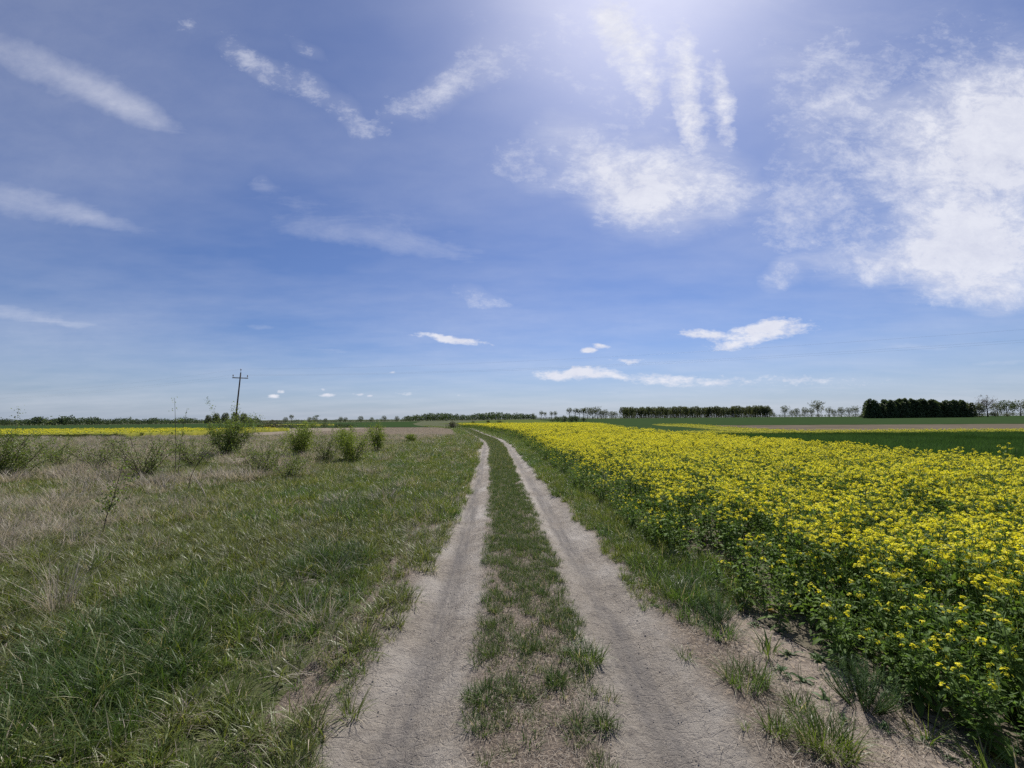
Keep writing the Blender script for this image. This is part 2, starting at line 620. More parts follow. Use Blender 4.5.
STRAW1, STRAW2 = (.50, .43, .33), (.38, .32, .24)
MAT = {}
MAT['grass'] = leaf_mat('grass_green', (.14, .185, .035), (.185, .22, .045), (STRAW1, STRAW2), .48, patch=(.085, .155, .036), spec=.5, rough=.40, patch_scale=.9)
MAT['meadow'] = leaf_mat('grass_meadow', (.14, .18, .045), (.18, .205, .055), (STRAW1, STRAW2), .45, patch=(.135, .155, .05), spec=.5, rough=.42, patch_scale=.6)
MAT['lush'] = leaf_mat('grass_lush', (.056, .102, .024), (.08, .13, .028), ((.35, .33, .2), (.25, .26, .1)), .42, spec=.28, rough=.42)
MAT['track'] = leaf_mat('grass_track', (.075, .125, .034), (.11, .155, .045), (STRAW1, (.4, .33, .22)), .4)
MAT['straw'] = leaf_mat('straw', (.47, .415, .34), (.35, .305, .245), ((.14, .16, .06), (.12, .15, .05)), .42, spec=.25, var=.4, tint=(1, .95, .8))
MAT['wheat'] = leaf_mat('wheat_leaf', (.055, .115, .036), (.07, .135, .044), None, .4, spec=.06, rough=.9, patch=(.035, .08, .02), patch_scale=.12)
MAT['rape_leaf'] = leaf_mat('rapeseed_leaf', (.11, .195, .042), (.15, .23, .05), ((.2, .19, .04), (.26, .2, .05)), .48, rough=.6, spec=.2)
MAT['rape_stem'] = leaf_mat('rapeseed_stem', (.10, .17, .04), (.13, .19, .05), None, .25)
MAT['petal'] = leaf_mat('rapeseed_petal', (.92, .82, .035), (.90, .84, .08), ((.30, .36, .04), (.25, .34, .05)), .5, rough=.6, spec=.15, var=.15, tint=(1, 1, .6))
MAT['shrub'] = leaf_mat('shrub_leaf', (.135, .20, .04), (.16, .225, .046), ((.18, .23, .07), (.20, .24, .08)), .48, rough=.45, spec=.4)
MAT['shrub_bright'] = leaf_mat('shrub_leaf_bright', (.16, .235, .036), (.185, .25, .042), ((.22, .27, .06), (.23, .28, .07)), .5)
MAT['greyshrub'] = leaf_mat('shrub_grey', (.075, .085, .05), (.085, .09, .055), ((.12, .11, .07), (.11, .1, .07)), .25)
MAT['tree'] = leaf_mat('tree_leaf', (.075, .10, .042), (.09, .115, .05), ((.12, .135, .065), (.13, .14, .07)), .45)
MAT['conifer'] = leaf_mat('dark_wood_leaf', (.06, .095, .048), (.078, .11, .052), ((.09, .125, .055), (.10, .135, .06)), .42)
MAT['baretree'] = leaf_mat('budding_twig', (.13, .11, .085), (.15, .12, .09), None, .15)
MAT['weed'] = leaf_mat('feathery_leaf', (.085, .15, .055), (.10, .165, .06), None, .4)
MAT['bark'] = noisy_mat('bark', [(.3, (.05, .042, .035)), (.7, (.12, .1, .08))], 6, coord='Object')
MAT['twig'] = noisy_mat('twig', [(.3, (.06, .045, .035)), (.7, (.13, .1, .08))], 12, coord='Object')
MAT['deadtwig'] = noisy_mat('dead_twig', [(.3, (.34, .29, .22)), (.7, (.5, .43, .34))], 12, coord='Object')
MAT['pole'] = noisy_mat('pole_wood', [(.3, (.045, .038, .033)), (.7, (.10, .085, .07))], 3, coord='Object', stretch=(8, 8, .6))
MAT['steel'] = noisy_mat('galvanised_steel', [(.3, (.16, .16, .16)), (.7, (.26, .26, .25))], 8, .5, coord='Object')
MAT['porcelain'] = noisy_mat('porcelain', [(.3, (.16, .12, .1)), (.7, (.25, .2, .17))], 8, .25, coord='Object', spec=.5)
MAT['wire'] = noisy_mat('aluminium_wire', [(.3, (.34, .34, .35)), (.7, (.45, .45, .46))], 3, .5)
MAT['pebble'] = noisy_mat('pebble', [(.3, (.26, .225, .19)), (.7, (.44, .39, .33))], 3, coord='Position')


# ground
def ground_material():
    m, g = new_mat('meadow_ground')
    pos = g.n.new('ShaderNodeNewGeometry').outputs['Position']
    n1 = g.noise(pos, 1.6, 6, .65).outputs['Fac']
    n2 = g.noise(pos, 14, 6, .7).outputs['Fac']
    n3 = g.noise(g.vmap(pos, scale=(60, 25, 60), rot=(0, 0, .6)), 1, 3, .6).outputs['Fac']
    thatch = g.mix(g.mr(n3, .38, .62), (.15, .125, .09), (.27, .23, .17))
    green = g.mix(n2, (.055, .07, .026), (.085, .09, .04))
    soil = g.mix(g.mr(n2, .3, .7), (.14, .115, .095), (.29, .245, .205))
    soil = g.mix(g.mr(n3, .56, .68), soil, (.42, .34, .25))
    dryf = g.attr('dryness').outputs['Fac']
    soilf = g.attr('soil').outputs['Fac']
    f = g.m('ADD', g.m('MULTIPLY', dryf, .9), g.m('MULTIPLY', g.m('SUBTRACT', n1, .5), 1.2))
    col = g.mix(g.mr(f, .15, .75), green, thatch)
    sf = g.m('ADD', soilf, g.m('MULTIPLY', g.m('SUBTRACT', n1, .5), .9))
    col = g.mix(g.mr(sf, .35, .65), col, soil)
    b = g.n.new('ShaderNodeBump')
    b.inputs['Strength'].default_value = .7
    b.inputs['Distance'].default_value = .03
    g.l.new(g.m('ADD', n2, g.m('MULTIPLY', n3, .6)), b.inputs['Height'])
    finish(g, pbsdf(g, col, .95, .1, b.outputs[0]))
    return m


def track_material():
    m, g = new_mat('track_dirt')
    pos = g.n.new('ShaderNodeNewGeometry').outputs['Position']
    u = g.attr('u').outputs['Fac']
    px, py, pz = g.sep(pos)
    n0 = g.noise(pos, .9, 4, .6).outputs['Fac']
    n1 = g.noise(pos, 4.5, 6, .7).outputs['Fac']
    n2 = g.noise(pos, 34, 6, .75).outputs['Fac']
    n3 = g.noise(pos, 150, 3, .7).outputs['Fac']
    stretch = g.noise(g.xyz(g.m('MULTIPLY', u, 9.0), g.m('MULTIPLY', py, .8), 0), 1.0, 5, .65).outputs['Fac']
    vor = g.n.new('ShaderNodeTexVoronoi')
    vor.feature = 'DISTANCE_TO_EDGE'
    vor.inputs['Scale'].default_value = 9
    g.l.new(g.vmap(pos, scale=(1, 1.6, 1)), vor.inputs['Vector'])
    pale = g.mix(g.mr(n1, .3, .7), (.29, .257, .216), (.415, .372, .317))
    pale = g.mix(g.mr(n2, .35, .75), g.mix(1.0, pale, (.76, .755, .75), 'MULTIPLY'), pale)
    au = g.m('ABSOLUTE', u)
    # compacted grey wheel lines
    c1 = g.m('ABSOLUTE', g.m('SUBTRACT', au, .70))
    band = g.m('SUBTRACT', 1.0, g.mr(c1, .03, .17, smooth=True))
    band = g.m('MULTIPLY', band, g.mr(g.m('ADD', g.m('MULTIPLY', stretch, .65), g.m('MULTIPLY', n0, .35)), .36, .58))
    comp = g.mix(n2, (.13, .12, .112), (.22, .204, .19))
    spots = g.noise(g.vmap(pos, scale=(9, 6, 9)), 1.0, 7, .75).outputs['Fac']
    pale = g.mix(g.mr(spots, .52, .66), pale, (.19, .168, .148))
    pale = g.mix(g.mr(n0, .45, .7), pale, (.435, .403, .358))
    col = g.mix(g.m('MULTIPLY', band, .92), pale, comp)
    # middle strip and the outer edges: litter on soil
    lit_n = g.noise(g.vmap(pos, scale=(80, 34, 80), rot=(0, 0, .7)), 1, 3, .65).outputs['Fac']
    lit_m = g.noise(g.vmap(pos, scale=(36, 90, 80), rot=(0, 0, .3)), 1, 3, .65).outputs['Fac']
    lit = g.mix(g.mr(g.m('MAXIMUM', lit_n, lit_m), .52, .68), (.165, .135, .11), (.40, .325, .245))
    mid = g.m('SUBTRACT', 1.0, g.mr(g.m('ADD', au, g.m('MULTIPLY', g.m('SUBTRACT', n1, .5), .35)), .24, .44))
    out = g.mr(g.m('ADD', au, g.m('MULTIPLY', g.m('SUBTRACT', n1, .5), .35)), 1.0, 1.22)
    col = g.mix(g.m('MAXIMUM', mid, out), col, lit)
    b = g.n.new('ShaderNodeBump')
    b.inputs['Strength'].default_value = 1.0
    b.inputs['Distance'].default_value = .04
    h = g.m('ADD', g.m('MULTIPLY', n1, .8), g.m('ADD', g.m('MULTIPLY', n2, .7), g.m('MULTIPLY', n3, .25)))
    h = g.m('ADD', h, g.m('MULTIPLY', stretch, .9))
    h = g.m('ADD', h, g.m('MULTIPLY', spots, .6))
    h = g.m('ADD', h, g.m('MULTIPLY', g.mr(vor.outputs['Distance'], 0, .06), .12))
    g.l.new(h, b.inputs['Height'])
    finish(g, pbsdf(g, col, .95, .1, b.outputs[0]))
    return m


MAT['ground'] = ground_material()
MAT['track_dirt'] = track_material()
MAT['plough'] = noisy_mat('ploughed_soil', [(.35, (.105, .088, .066)), (.65, (.155, .13, .098))], .35, bump=.6, bscale=3, stretch=(1, .25, 1), spec=0)
MAT['fallow'] = noisy_mat('fallow_stubble', [(.3, (.135, .11, .085)), (.55, (.175, .145, .115)), (.75, (.12, .115, .06))], .7, bump=.6, bscale=6, spec=0)
MAT['greenfield'] = noisy_mat('green_crop', [(.3, (.03, .055, .022)), (.7, (.043, .07, .028))], .3, bump=.8, bscale=9, spec=0)
MAT['palefield'] = noisy_mat('pale_green_crop', [(.3, (.07, .10, .03)), (.7, (.11, .13, .04))], .1, bump=.5, bscale=5, spec=0)
MAT['yellowfield'] = noisy_mat('rapeseed_far', [(.3, (.11, .14, .035)), (.7, (.33, .30, .045))], .9, bump=.9, bscale=7, spec=0)
MAT['underleaf'] = noisy_mat('rapeseed_ground', [(.3, (.08, .075, .05)), (.7, (.15, .125, .09))], 4, bump=.6)


def dryness(x, y):
    u = x - cx(y)
    v = smooth(-4.6, -8.2, u + 1.4 * wob(x, y, .55, 4) + .5 * wob(x, y, 1.8, 5)) * smooth(4.2, 7.5, y + .6 * wob(x, y, 1.1, 6))
    v = np.maximum(v, .75 * smooth(24, 34, y) * smooth(-2, -5, u))
    v = v * (1 - smooth(84, 92, y))
    return np.where(u < 0, v, 0.0)


def soilness(x, y):
    u = x - cx(y)
    right_bank = smooth(.95, 1.2, u) * (1 - smooth(3.6, 5.0, y)) * (u < 3)
    left_bank = smooth(-1.75, -1.15, u) * (u < 0) * .35 * (1 - smooth(5, 9, y))
    return np.maximum(np.maximum(right_bank, left_bank), (1 - smooth(1.1, 1.4, np.abs(u))) * (y < 78))


def build_ground():
    xs = [0.0]
    while xs[-1] < 5200:
        s = .07 if xs[-1] < 4.5 else .07 * (1 + (xs[-1] - 4.5) * .6)
        xs.append(xs[-1] + min(s, xs[-1] * .09 + .07))
    xs = np.array(xs)
    xs = np.concatenate([-xs[::-1][:-1], xs])
    ys = [-1.0]
    while ys[-1] < 5200:
        ys.append(ys[-1] + max(.07, min(.013 * abs(ys[-1]) + .02, ys[-1] * .08)))
    yb = [-1.0]
    while yb[-1] > -900:
        yb.append(yb[-1] - max(.3, abs(yb[-1]) * .3))
    ys = np.concatenate([np.array(yb[::-1][:-1]), np.array(ys)])
    X, Y = np.meshgrid(xs, ys)
    u = X - cx(Y)
    Z = terrain(X, Y) - .16 * (1 - smooth(1.25, 1.7, np.abs(u))) * (Y < 77) * (Y > -38)
    near = np.exp(-(np.hypot(X, Y) / 14) ** 2)
    Z = Z + near * .012 * wob(X, Y, 5.0, 7) + near * .012 * wob(X * 1.3, Y, 11.0, 2) * soilness(X, Y)
    V = np.stack([X, Y, Z], -1).reshape(-1, 3)
    ny, nx = X.shape
    i = (np.arange(ny - 1)[:, None] * nx + np.arange(nx - 1)[None]).ravel()
    Q = np.stack([i, i + 1, i + nx + 1, i + nx], 1)
    me = mesh_of('ground', V, [Q], MAT['ground'], {'dryness': dryness(X, Y).ravel(), 'soil': soilness(X, Y).ravel()}, True)
    tag(link('ground', me), 'grassy meadow ground running flat to the horizon', None, None, 'structure')


def build_track():
    us = np.linspace(-1.55, 1.55, 79)
    ys = [-36.0]
    while ys[-1] < 76:
        ys.append(ys[-1] + (1.0 if ys[-1] < -1 else max(.035, .011 * ys[-1])))
    ys = np.array(ys)
    U, Y = np.meshgrid(us, ys)
    X = U + cx(Y)
    Z = terrain(X, Y) + track_profile(U, Y)
    near = np.exp(-(Y / 12) ** 2) * (Y > -1)
    Z += near * (.011 * wob(X * 1.2, Y * .7, 11.0, 3) + .007 * wob(X, Y * 1.3, 29.0, 4) + .004 * rng.normal(size=X.shape))
    Z[:, 0] -= .15
    Z[:, -1] -= .15
    Z[:, 1] -= .03
    Z[:, -2] -= .03
    V = np.stack([X, Y, Z], -1).reshape(-1, 3)
    ny, nx = X.shape
    i = (np.arange(ny - 1)[:, None] * nx + np.arange(nx - 1)[None]).ravel()
    Q = np.stack([i, i + 1, i + nx + 1, i + nx], 1)
    me = mesh_of('dirt_track', V, [Q], MAT['track_dirt'], {'u': U.ravel()}, True)
    tag(link('dirt_track', me), 'pale dirt farm track with two worn wheel ruts and a grassy middle', None, None, 'structure')


def field_sheet(name, label, left, right_, y0, y1, mat, dz, n=60, rough=0.0, mx=70):
    """a field as a sheet between two edge curves x=left(y), x=right(y)"""
    ys = np.linspace(y0, y1, n)
    t = np.linspace(0, 1, mx)
    Y, Tt = np.meshgrid(ys, t, indexing='ij')
    Lf = left(Y) if callable(left) else np.full_like(Y, left)
    Rt = right_(Y) if callable(right_) else np.full_like(Y, right_)
    X = Lf + (Rt - Lf) * Tt
    Z = terrain(X, Y) + dz
    if rough:
        Z = Z + rng.uniform(-1, 1, X.shape) * rough
    V = np.stack([X, Y, Z], -1)
    ny, nx = X.shape
    i = (np.arange(ny - 1)[:, None] * nx + np.arange(nx - 1)[None]).ravel()
    Q = [np.stack([i, i + 1, i + nx + 1, i + nx], 1)]
    V = V.reshape(-1, 3)
    if dz > .08:   # skirt down to the ground
        ring = np.concatenate([np.arange(nx), np.arange(1, ny) * nx + nx - 1, (ny - 1) * nx + np.arange(nx - 2, -1, -1), np.arange(ny - 2, 0, -1) * nx])
        low = V[ring].copy()
        low[:, 2] -= dz + .2
        b = len(V)
        V = np.concatenate([V, low])
        k = np.arange(len(ring))
        k2 = (k + 1) % len(ring)
        Q.append(np.stack([ring[k], b + k, b + k2, ring[k2]], 1))
    return tag(link(name, mesh_of(name, V, Q, MAT[mat], None, False)), label, None, None, 'structure')


build_ground()
build_track()
lin = lambda a, b, c, d: (lambda y: b + (d - b) * (y - a) / (c - a))
field_sheet('rapeseed_field', 'soil of the yellow rapeseed field beside the track', crop_edge, crop_right, -6, 88, 'underleaf', .012, 160)
field_sheet('wheat_field', 'dark green young crop field right of the rapeseed', lambda y: crop_right(y) + .1, 170, -6, 38, 'greenfield', .10, 110, .03, 160)
field_sheet('wheat_field', 'tongue of the green crop between the rapeseed and the yellow patch', lambda y: crop_right(y) + .1, lambda y: 23.6 + .11 * (y - 38) + .5 * np.sin(y * .21), 38.05, 95, 'greenfield', .10, 60, .03, 40)
field_sheet('yellow_field', 'yellow field patch beyond the green crop, left of the ploughed field', lambda y: 24 + .11 * (y - 38) + .5 * np.sin(y * .21), lambda y: 30 + .17 * (y - 46) + .6 * np.sin(y * .17), 46, 95, 'yellowfield', .13, 60, .06, 40)
field_sheet('yellow_strip', 'thin yellow flowering strip across the right fields', 18.5, 170, 38.6, 45.8, 'yellowfield', .16, 14, .06, 500)
field_sheet('ploughed_field', 'bare brown ploughed field on the right', lambda y: 30.3 + .17 * (y - 46) + .6 * np.sin(y * .17), 260, 46, 84, 'plough', .04, 60, .02)
field_sheet('green_field', 'green field stretching to the dark wood', lambda y: np.where(y < 95.5, 40.0, 20.0), 420, 84.5, 420, 'greenfield', .06, 160)
field_sheet('fallow_field', 'brown fallow field left of the far track bend', -27, lambda y: cx(y) - 1.9, 42, 84, 'fallow', .03, 60, .02)
field_sheet('green_field', 'green field beyond the brown fallow field', -400, lambda y: cx(y) - 3, 88, 330, 'greenfield', .06, 50)
field_sheet('pale_field', 'pale green field under the middle wood', lambda y: np.full_like(y, -24.0), 60, 140, 420, 'palefield', .03, 30)
field_sheet('yellow_field', 'far yellow rapeseed field on the left', lambda y: -100 - .2 * y, lin(40, -36, 66, -34), 40, 66, 'yellowfield', .42, 40, .06, 260)
field_sheet('yellow_field', 'distant yellow sliver of field behind the grey bush', -58, -47, 98, 114, 'yellowfield', .5, 20, .06, 60)


# ------------------------------------------------------------------ scattering (geometry nodes, for uncountable growth only)
def scatter(name, meshes, P, rz, s, pick, label, tilt=.12, cat=None):
    """meshes: list of mesh data; P (n,3) positions"""
    n = len(P)
    lib = bpy.data.collections.new(name + "_variants")
    for k, me in enumerate(meshes):
        o = bpy.data.objects.new("%s_variant_%02d" % (name, k), me)
        lib.objects.link(o)
    me = bpy.data.meshes.new(name)
    me.vertices.add(n)
    me.vertices.foreach_set('co', np.asarray(P, np.float32).ravel())
    a = me.attributes.new('rot', 'FLOAT_VECTOR', 'POINT')
    R = np.stack([rng.normal(0, tilt, n), rng.normal(0, tilt, n), np.broadcast_to(rz, (n,))], 1).astype(np.float32)
    a.data.foreach_set('vector', R.ravel())
    a = me.attributes.new('scl', 'FLOAT', 'POINT')
    a.data.foreach_set('value', np.broadcast_to(s, (n,)).astype(np.float32))
    a = me.attributes.new('pick', 'INT', 'POINT')
    a.data.foreach_set('value', np.broadcast_to(pick, (n,)).astype(np.int32))
    o = link(name, me)
    tag(o, label, cat, None, 'stuff')
    ng = bpy.data.node_groups.new(name + "_scatter", 'GeometryNodeTree')
    ng.interface.new_socket("Geometry", in_out='INPUT', socket_type='NodeSocketGeometry')
    ng.interface.new_socket("Geometry", in_out='OUTPUT', socket_type='NodeSocketGeometry')
    N, L = ng.nodes, ng.links
    gi, go = N.new('NodeGroupInput'), N.new('NodeGroupOutput')
    ci = N.new('GeometryNodeCollectionInfo')
    ci.inputs['Collection'].default_value = lib
    ci.inputs['Separate Children'].default_value = True
    ci.inputs['Reset Children'].default_value = True
    ip = N.new('GeometryNodeInstanceOnPoints')
    ip.inputs['Pick Instance'].default_value = True

    def na(nm, ty):
        q = N.new('GeometryNodeInputNamedAttribute')
        q.data_type = ty
        q.inputs['Name'].default_value = nm
        return q.outputs['Attribute']
    e2r = N.new('FunctionNodeEulerToRotation')
    L.new(na('rot', 'FLOAT_VECTOR'), e2r.inputs[0])
    L.new(gi.outputs[0], ip.inputs['Points'])
    L.new(ci.outputs[0], ip.inputs['Instance'])
    L.new(na('pick', 'INT'), ip.inputs['Instance Index'])
    L.new(e2r.outputs[0], ip.inputs['Rotation'])
    L.new(na('scl', 'FLOAT'), ip.inputs['Scale'])
    L.new(ip.outputs[0], go.inputs[0])
    md = o.modifiers.new("scatter", 'NODES')
    md.node_group = ng
    return o


def tuft(name, mat, n, rad, L, w, lean, bend, dry=.15, Lvar=.35, seg=3):
    b = Bag()
    r = rad * np.sqrt(rng.uniform(0, 1, n))
    th = rng.uniform(0, 2 * math.pi, n)
    base = np.stack([r * np.cos(th), r * np.sin(th), np.full(n, -.01)], 1)
    az = th + rng.normal(0, 1.0, n)
    LL = L * rng.uniform(1 - Lvar, 1 + Lvar, n)
    isdry = rng.uniform(0, 1, n)
    a = np.where(isdry < dry, rng.uniform(.62, 1, n), rng.uniform(0, .48, n))
    b.blades(base, az, LL, w * rng.uniform(.6, 1.3, n), np.abs(rng.normal(lean, .18, n)), np.abs(rng.normal(bend, .4, n)), a, seg)
    return b.mesh(name, mat)


def pts_in(area_fn, x0, x1, y0, y1, dens, margin=1.5):
    """random points in a rectangle, density dens(x,y) per m2, kept near the view and by area_fn (probability)"""
    n = int((x1 - x0) * (y1 - y0) * dens)
    x = rng.uniform(x0, x1, n)
    y = rng.uniform(y0, y1, n)
    k = (np.abs(x) < 1.32 * np.maximum(y, 0) + margin) & (rng.uniform(0, 1, n) < area_fn(x, y))
    x, y = x[k], y[k]
    return x, y


def P3(x, y, dz=0.0):
    return np.stack([x, y, ground_z(x, y) + dz], 1)


def in_fields(x, y):
    return ((x > crop_edge(y)) & (x < 400)) | ((y > 42) & (x < cx(y) - 1.5))


lush_patch = lambda x, y: np.maximum(np.exp(-(((x + 2.75) * .94 + (y - 3.2) * .25) / .57) ** 2 - ((y - 3.2) / 1.25) ** 2),
                                     np.maximum(.8 * np.exp(-((x + 2.9) / .55) ** 2 - ((y - 8.2) / .9) ** 2), .7 * np.exp(-((x + 2.1) / .5) ** 2 - ((y - 5.1) / .6) ** 2)))

# --- left meadow and verge
g_small = [tuft('green_tuft', MAT['grass'], 32, .055, .14, .0066, .36, .9, .06) for _ in range(5)]
g_mid = [tuft('meadow_tuft', MAT['meadow'], 36, .07, .155, .0064, .48, 1.0, .15) for _ in range(6)]
g_lush = [tuft('lush_tuft', MAT['lush'], 34, .085, .24, .0075, .34, 1.2, .06, seg=4) for _ in range(5)]
g_far = [tuft('far_tuft', MAT['meadow'], 56, .15, .21, .011, .40, .8, .2) for _ in range(6)]
g_farg = [tuft('far_green_tuft', MAT['grass'], 56, .15, .21, .011, .35, .8, .06) for _ in range(6)]
s_near = [tuft('straw_tuft', MAT['straw'], 44, .10, .29, .0042, .55, 1.0, .12) for _ in range(5)]
s_far = [tuft('far_straw_tuft', MAT['straw'], 60, .15, .34, .010, .45, .9, .12) for _ in range(6)]


def left_zone(x, y):
    u = x - cx(y)
    edge = .93 - .07 * smooth(26, 40, y) - .1 * smooth(4, 9, y) + .12 * wob(x * 0, y, 2.1, 8) + .1 * wob(x, y, 6, 2)
    return (u < -edge) * smooth(-.8, -1.15, u) ** .7


def thin(x, y):   # sparse patches near the rut
    u = x - cx(y)
    return np.clip(.68 + .4 * smooth(-1.1, -2.0, u) + .5 * wob(x, y, 5.5, 1), .05, 1)


# near green verge
x, y = pts_in(lambda x, y: np.clip(.62 + .5 * wob(x, y, 8.5, 2) + .35 * wob(x, y, 3.1, 5), .12, 1) * left_zone(x, y) * thin(x, y) * (1 - .75 * dryness(x, y)) * (1 - .75 * lush_patch(x, y)), -10, -.9, .7, 7, 330)
mix = rng.uniform(0, 1, len(x)) < np.clip(.35 + .5 * smooth(-2.0, -3.6, x - cx(y)) + .3 * wob(x, y, 1.3, 3), .1, .95)
scatter('verge_grass', g_small, P3(x, y)[~mix], rng.uniform(0, 6.28, (~mix).sum()), rng.uniform(.6, 1.25, (~mix).sum()) * (1 + .32 * wob(x, y, 5.5, 4)[~mix]) * (.55 + .45 * smooth(-1.1, -2.2, (x - cx(y))[~mix])), rng.integers(0, 5, (~mix).sum()), 'short green grass growing on the verge left of the track')
scatter('meadow_grass', g_mid, P3(x, y)[mix], rng.uniform(0, 6.28, mix.sum()), rng.uniform(.6, 1.25, mix.sum()) * (1 + .32 * wob(x, y, 5.5, 4)[mix]), rng.integers(0, 6, mix.sum()), 'olive meadow grass mixed with dead blades')
# lush dark patches
x, y = pts_in(lambda x, y: np.clip(lush_patch(x, y) * 1.7 - .3 + .35 * wob(x, y, 4, 3), 0, 1) * left_zone(x, y), -6, -1.5, .8, 10, 200)
scatter('tall_grass', g_lush, P3(x, y), rng.uniform(0, 6.28, len(x)), rng.uniform(.6, 1.1, len(x)), rng.integers(0, 5, len(x)), 'tall dark blue green grass clumps in the verge', .2)
# middle distance
x, y = pts_in(lambda x, y: left_zone(x, y) * (1 - .3 * dryness(x, y)) * (~in_fields(x, y)), -25, -.9, 7, 17, 60)
gg = rng.uniform(0, 1, len(x)) < np.clip(.75 - .5 * smooth(-3, -6, x - cx(y)) + .35 * wob(x, y, .8, 3), .1, .95)
xs2, ys2 = pts_in(lambda x, y: left_zone(x, y) * (1 - .25 * dryness(x, y)) * (~in_fields(x, y)), -62, -1.2, 17, 43, 13)
g2 = rng.uniform(0, 1, len(xs2)) < np.clip(.6 - .4 * smooth(-5, -9, xs2 - cx(ys2)) + .35 * wob(xs2, ys2, .4, 3), .08, .95)
xa, ya = np.concatenate([x, xs2]), np.concatenate([y, ys2])
ga = np.concatenate([gg, g2])
sc = np.concatenate([rng.uniform(.55, 1.05, len(x)), rng.uniform(.8, 1.4, len(xs2))])
scatter('verge_grass', g_farg, P3(xa, ya)[ga], rng.uniform(0, 6.28, ga.sum()), sc[ga], rng.integers(0, 6, ga.sum()), 'green grass along the track farther back')
scatter('meadow_grass', g_far, P3(xa, ya)[~ga], rng.uniform(0, 6.28, (~ga).sum()), sc[~ga], rng.integers(0, 6, (~ga).sum()), 'olive meadow grass farther back')
# dry straw grass
x, y = pts_in(lambda x, y: left_zone(x, y) * np.clip(dryness(x, y) * (.75 + .6 * wob(x, y, 2.4, 3)) + .03 + .07 * (wob(x, y, 2.2, 6) > .55), 0, 1), -12, -1.2, 2.2, 9, 60)
x2, y2 = pts_in(lambda x, y: left_zone(x, y) * np.clip(dryness(x, y) * (.40 + .8 * wob(x, y, 1.1, 6) + .4 * wob(x, y, 2.9, 2)) + .04, 0, 1) * (~in_fields(x, y)), -62, -1.5, 8, 43, 16)
k = y2 < 22
scatter('dry_grass', s_near, P3(x, y), rng.normal(0, .8, len(x)), rng.uniform(.6, 1.3, len(x)), rng.integers(0, 5, len(x)), 'bleached dead grass leaning in the meadow', .25)
scatter('dry_grass', s_far, P3(x2, y2), rng.normal(0, .8, len(x2)), rng.uniform(.45, 1.25, len(x2)) * (1 + .25 * wob(x2, y2, 1.1, 6)), rng.integers(0, 6, len(x2)), 'pale dry grass covering the far meadow', .25)
# fallow far stubble and meadow behind the yellow field front
x, y = pts_in(lambda x, y: (x < cx(y) - 1.9) & (x > -27), -27, -3, 42, 80, 3)
scatter('stubble', s_far, P3(x, y), rng.uniform(0, 6, len(x)), rng.uniform(.3, .6, len(x)), rng.integers(0, 6, len(x)), 'low dry stubble on the fallow field', .3)

x, y = pts_in(lambda x, y: (x - cx(y) < -.86) & (x - cx(y) > -2.3), -24, -3, 42, 104, 14)
scatter('verge_grass', g_farg, P3(x, y), rng.uniform(0, 6.28, len(x)), rng.uniform(.7, 1.2, len(x)), rng.integers(0, 6, len(x)), 'green grass edging the far bend of the track')

# --- middle strip of the track
g_tr = [tuft('track_tuft', MAT['track'], 28, .045, .085, .0046, .40, .7, .10) for _ in range(6)]
g_trf = [tuft('far_track_tuft', MAT['track'], 46, .12, .12, .009, .38, .7, .14) for _ in range(5)]


def mid_zone(x, y):
    u = x - cx(y) - .03
    wv = .41 + .10 * smooth(22, 38, y) + .05 * wob(x * 0, y, 2.4, 2) + .04 * wob(x, y, 7, 3)
    edge = smooth(wv + .04, wv - .08, np.abs(u))
    fade = smooth(2.0, 2.7, y + .25 * wob(x, y, 3, 4))
    patch = np.clip(.72 + .9 * wob(x, y, 7.5, 5) + .75 * smooth(3.0, 5.2, y), 0, 1)
    return edge * fade * patch


x, y = pts_in(mid_zone, -1.2, .8, 2.0, 14, 330)
scatter('track_grass', g_tr, P3(x, y), rng.uniform(0, 6.28, len(x)), rng.uniform(.5, 1.15, len(x)), rng.integers(0, 6, len(x)), 'short grass tufts on the middle strip of the track')
x, y = pts_in(lambda x, y: mid_zone(x, y), -14, .3, 14, 100, 90)
scatter('track_grass', g_trf, P3(x, y), rng.uniform(0, 6.28, len(x)), rng.uniform(.6, 1.1, len(x)), rng.integers(0, 5, len(x)), 'low grass on the middle strip farther along')


# --- verge between the right rut and the crop
def right_zone(x, y):
    u = x - cx(y)
    e = 1.08 + .1 * wob(x * 0, y, 2.2, 6) + .06 * wob(x, y, 7, 1)
    near = smooth(3.7, 4.5, y + .3 * wob(x, y, 3, 2))
    return (u > e) * (x < crop_edge(y) + .35) * (.06 * (wob(x, y, 7, 8) > .2) + near)


x, y = pts_in(right_zone, .8, 4.2, 1.2, 9, 230)
scatter('verge_grass', g_small, P3(x, y), rng.uniform(0, 6.28, len(x)), rng.uniform(.7, 1.35, len(x)) * (.6 + .4 * smooth(1.1, 1.5, x - cx(y))), rng.integers(0, 5, len(x)), 'green grass between the right rut and the rapeseed')
x, y = pts_in(right_zone, -14, 4, 9, 100, 75)
scatter('verge_grass', g_farg, P3(x, y), rng.uniform(0, 6.28, len(x)), rng.uniform(.5, .95, len(x)), rng.integers(0, 6, len(x)), 'green grass between the track and the rapeseed farther along')

